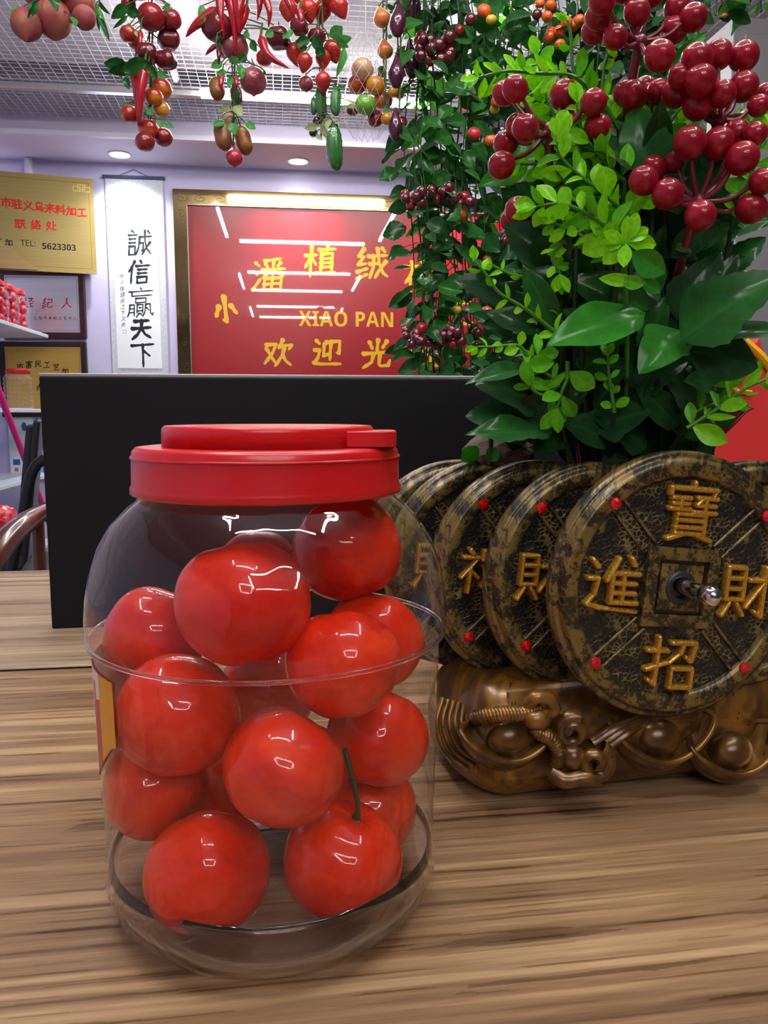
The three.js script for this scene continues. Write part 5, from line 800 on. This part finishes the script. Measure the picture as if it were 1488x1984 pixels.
fruitString('string of three dark purple eggplants one below the other, before the garlands', 774, 1.9,
  [['egg', 771, 36, 16, 0.03], ['egg', 768, 135, 15.5, -0.03], ['egg', 796, 113, 16, 0.03, 0.05], ['egg', 766, 240, 14.5, -0.06], ['egg', 802, 10, 14, 0, 0.06]], [], []);
fruitString('string of yellow and red pears beside the eggplants', 746, 2.0, [['pear', 740, 36, 16, 0.25], ['pear', 746, 98, 15, 0.15], ['pear', 742, -30, 16], ['yellow', 762, 178, 10], ['yellow', 774, 182, 9], ['yellow', 750, 230, 12], ['mixed', 778, 236, 11]], [], [[738, 20, 750, 30, 0.8, 0], [742, 70, 734, 74, 1, 0], [752, 72, 760, 70, 1, 0], [744, 208, 756, 220, 1, 0], [750, 10, 764, 18, 0.8, 1]]);
{ // net bag of mixed fruit
  const d = 2.02, c = P(709, 178, d), t = thing('net_bag', 'see-through net bag of mixed apples hanging left of the eggplants', 'net bag', V(c.x, c.y - 0.09, c.z));
  const g = [], R = (u) => 0.004 + 0.062 * Math.pow(Math.sin(Math.min(1, u * 0.86 + 0.1) * PI), 0.7), H = 0.235;
  for (const dir of [-1, 1]) for (let k = 0; k < 14; k++) g.push(tube([...Array(11)].map((_, i) => { const u = i / 10, a = k * PI / 7 + dir * u * 2.2; return V(Math.cos(a) * R(u), u * H - 0.015, Math.sin(a) * R(u)); }), 0.00045, 20, 3));
  part('net', merge(g), M(0xe6e6e0, 0.5), t);
  part('cord', tube([V(0, H - 0.02, 0), V(0, (GRID_Y - t.position.y) / 2, 0.004), V(0, GRID_Y - t.position.y, 0)], 0.0016, 8, 5), M(0xd8d8d0, 0.6), t);
  [['pale', 702, 134, 21, 'pale pink apple at the top of the net bag'], ['mixed', 692, 163, 18, 'orange-red apple at the left in the net bag'], ['yellow', 728, 166, 18, 'yellow apple at the right in the net bag'], ['mixed', 742, 194, 18, 'red and yellow apple at the right edge of the net bag'], ['green', 708, 203, 20, 'green apple at the front of the net bag'], ['dark', 684, 212, 12, 'dark plum at the lower left of the net bag'], ['apple', 727, 230, 15, 'red apple at the bottom of the net bag'], ['cuke', 738, 140, 7, 'small green cucumber at the top right of the net bag']].forEach(([k, x, y, r, label], i) => {
    const dd = d + (i === 4 ? -0.035 : i % 2 ? 0.015 : -0.005), [name, gk] = KIND[k], o = thing(name, label, name === 'apple' && k === 'dark' ? 'plum' : k === 'cuke' ? 'cucumber' : 'apple', P(x, y, dd)), R2 = r * dd / F, f = part('fruit_skin', FG[gk], FM[k], o);
    f.scale.setScalar(R2); f.rotation.set(-0.7 + i * 0.3, i, 0.2); if (k !== 'cuke') { const s = part('stalk', taper([V(0, 0.72, 0), V(0.04, 0.9, 0), V(0.1, 1.1, 0.03)], 0.07, 0.05, 6, 6), mTwig, f); }
  });
}
// ------------------------------------------------------------------ pale cabinet and red things at the right
{
  const n = P(1423, 31, 3.1), x = n.x, z = n.z, h = n.y, W = 1.0, D = 0.3, t = thing('tall_cabinet', 'tall pale grey cabinet behind the berries at the right edge', 'cabinet', V(x + W / 2, 0, z - D / 2));
  const mC = M(0xb4b2b4, 0.45);
  part('carcass', rbox(W, h, D, 0.006, 0, h / 2, 0), mC, t);
  for (const [k, [a, b]] of [[0.06, 0.98], [1.02, h - 0.42], [h - 0.38, h - 0.06]].entries()) for (const s of [-1, 1]) { const dr = part('door', rbox(W / 2 - 0.07, b - a, 0.012, 0.004, s * (W / 4 - 0.006), (a + b) / 2, D / 2 + 0.006), mC, t); part('handle', rbox(0.012, 0.12, 0.016, 0.004, s * 0.05, (a + b) / 2, D / 2 + 0.02), M(0x8a8a8e, 0.3, { metalness: 0.8 }), dr); }
}
{
  const b = onY(1440, 900, TABLE_Y), base = V(P(1452, 860, 0.95).x, TABLE_Y, P(1452, 860, 0.95).z), t = thing('gift_bag', 'tapering red paper bag with yellow edging behind the planter at the right', 'bag', base, -0.25);
  const h = P(1420, 668, 0.95).y - TABLE_Y, sh2 = new THREE.Shape([[-0.075, 0], [0.085, 0], [0.02, h * 0.82], [-0.008, h], [-0.032, h * 0.97], [-0.06, h * 0.7]].map((p) => new THREE.Vector2(...p)));
  part('bag_body', new THREE.ExtrudeGeometry(sh2, { depth: 0.06, bevelEnabled: true, bevelSize: 0.004, bevelThickness: 0.004, bevelSegments: 2 }).translate(0, 0, -0.03), MP(new THREE.Color(0.66, 0.02, 0.02), 0.5, { clearcoat: 0.3 }), t);
  part('yellow_edging', merge([taper([V(-0.022, h * 1.005, 0.034), V(0.0, h * 0.94, 0.036), V(0.025, h * 0.82, 0.036), V(0.045, h * 0.66, 0.034)], 0.005, 0.005, 16, 6), taper([V(-0.02, h * 0.9, 0.036), V(-0.03, h * 0.84, 0.036), V(-0.012, h * 0.83, 0.036)], 0.003, 0.003, 10, 6)]), M(0xe0a818, 0.45), t);
}
{
  const c = P(1390, 834, 0.665), t = thing('red_rose', 'dark red artificial rose on a short stalk behind the rim of the coin planter', 'flower', c);
  const mR = MP(new THREE.Color(0.2, 0.004, 0.014), 0.7, { sheen: 0.5, sheenRoughness: 0.5, side: THREE.DoubleSide }), pg = leafGeo({ w: 1.15, curl: -0.35, fold: 0.3, n: 8, peak: 0.62, wave: 0.04 });
  for (let k = 0; k < 15; k++) { const a = k * 2.4, e = 0.25 + k * 0.075, s = 0.02 + k * 0.0013; putLeaf(t, pg, mR, V(Math.cos(a) * 0.003, -0.006, Math.sin(a) * 0.003), V(Math.cos(a) * s * Math.sin(e), s * Math.cos(e) - 0.004, Math.sin(a) * s * Math.sin(e)), V(-Math.cos(a), 0.6, -Math.sin(a)).normalize(), 1, 'petal'); }
  part('stalk', taper([V(0, -0.008, 0), V(-0.02, -0.03, 0.004), V(-0.05, -0.055, 0.0)], 0.003, 0.0026, 10, 6), mStemD, t);
}
renderer.render(scene, camera);
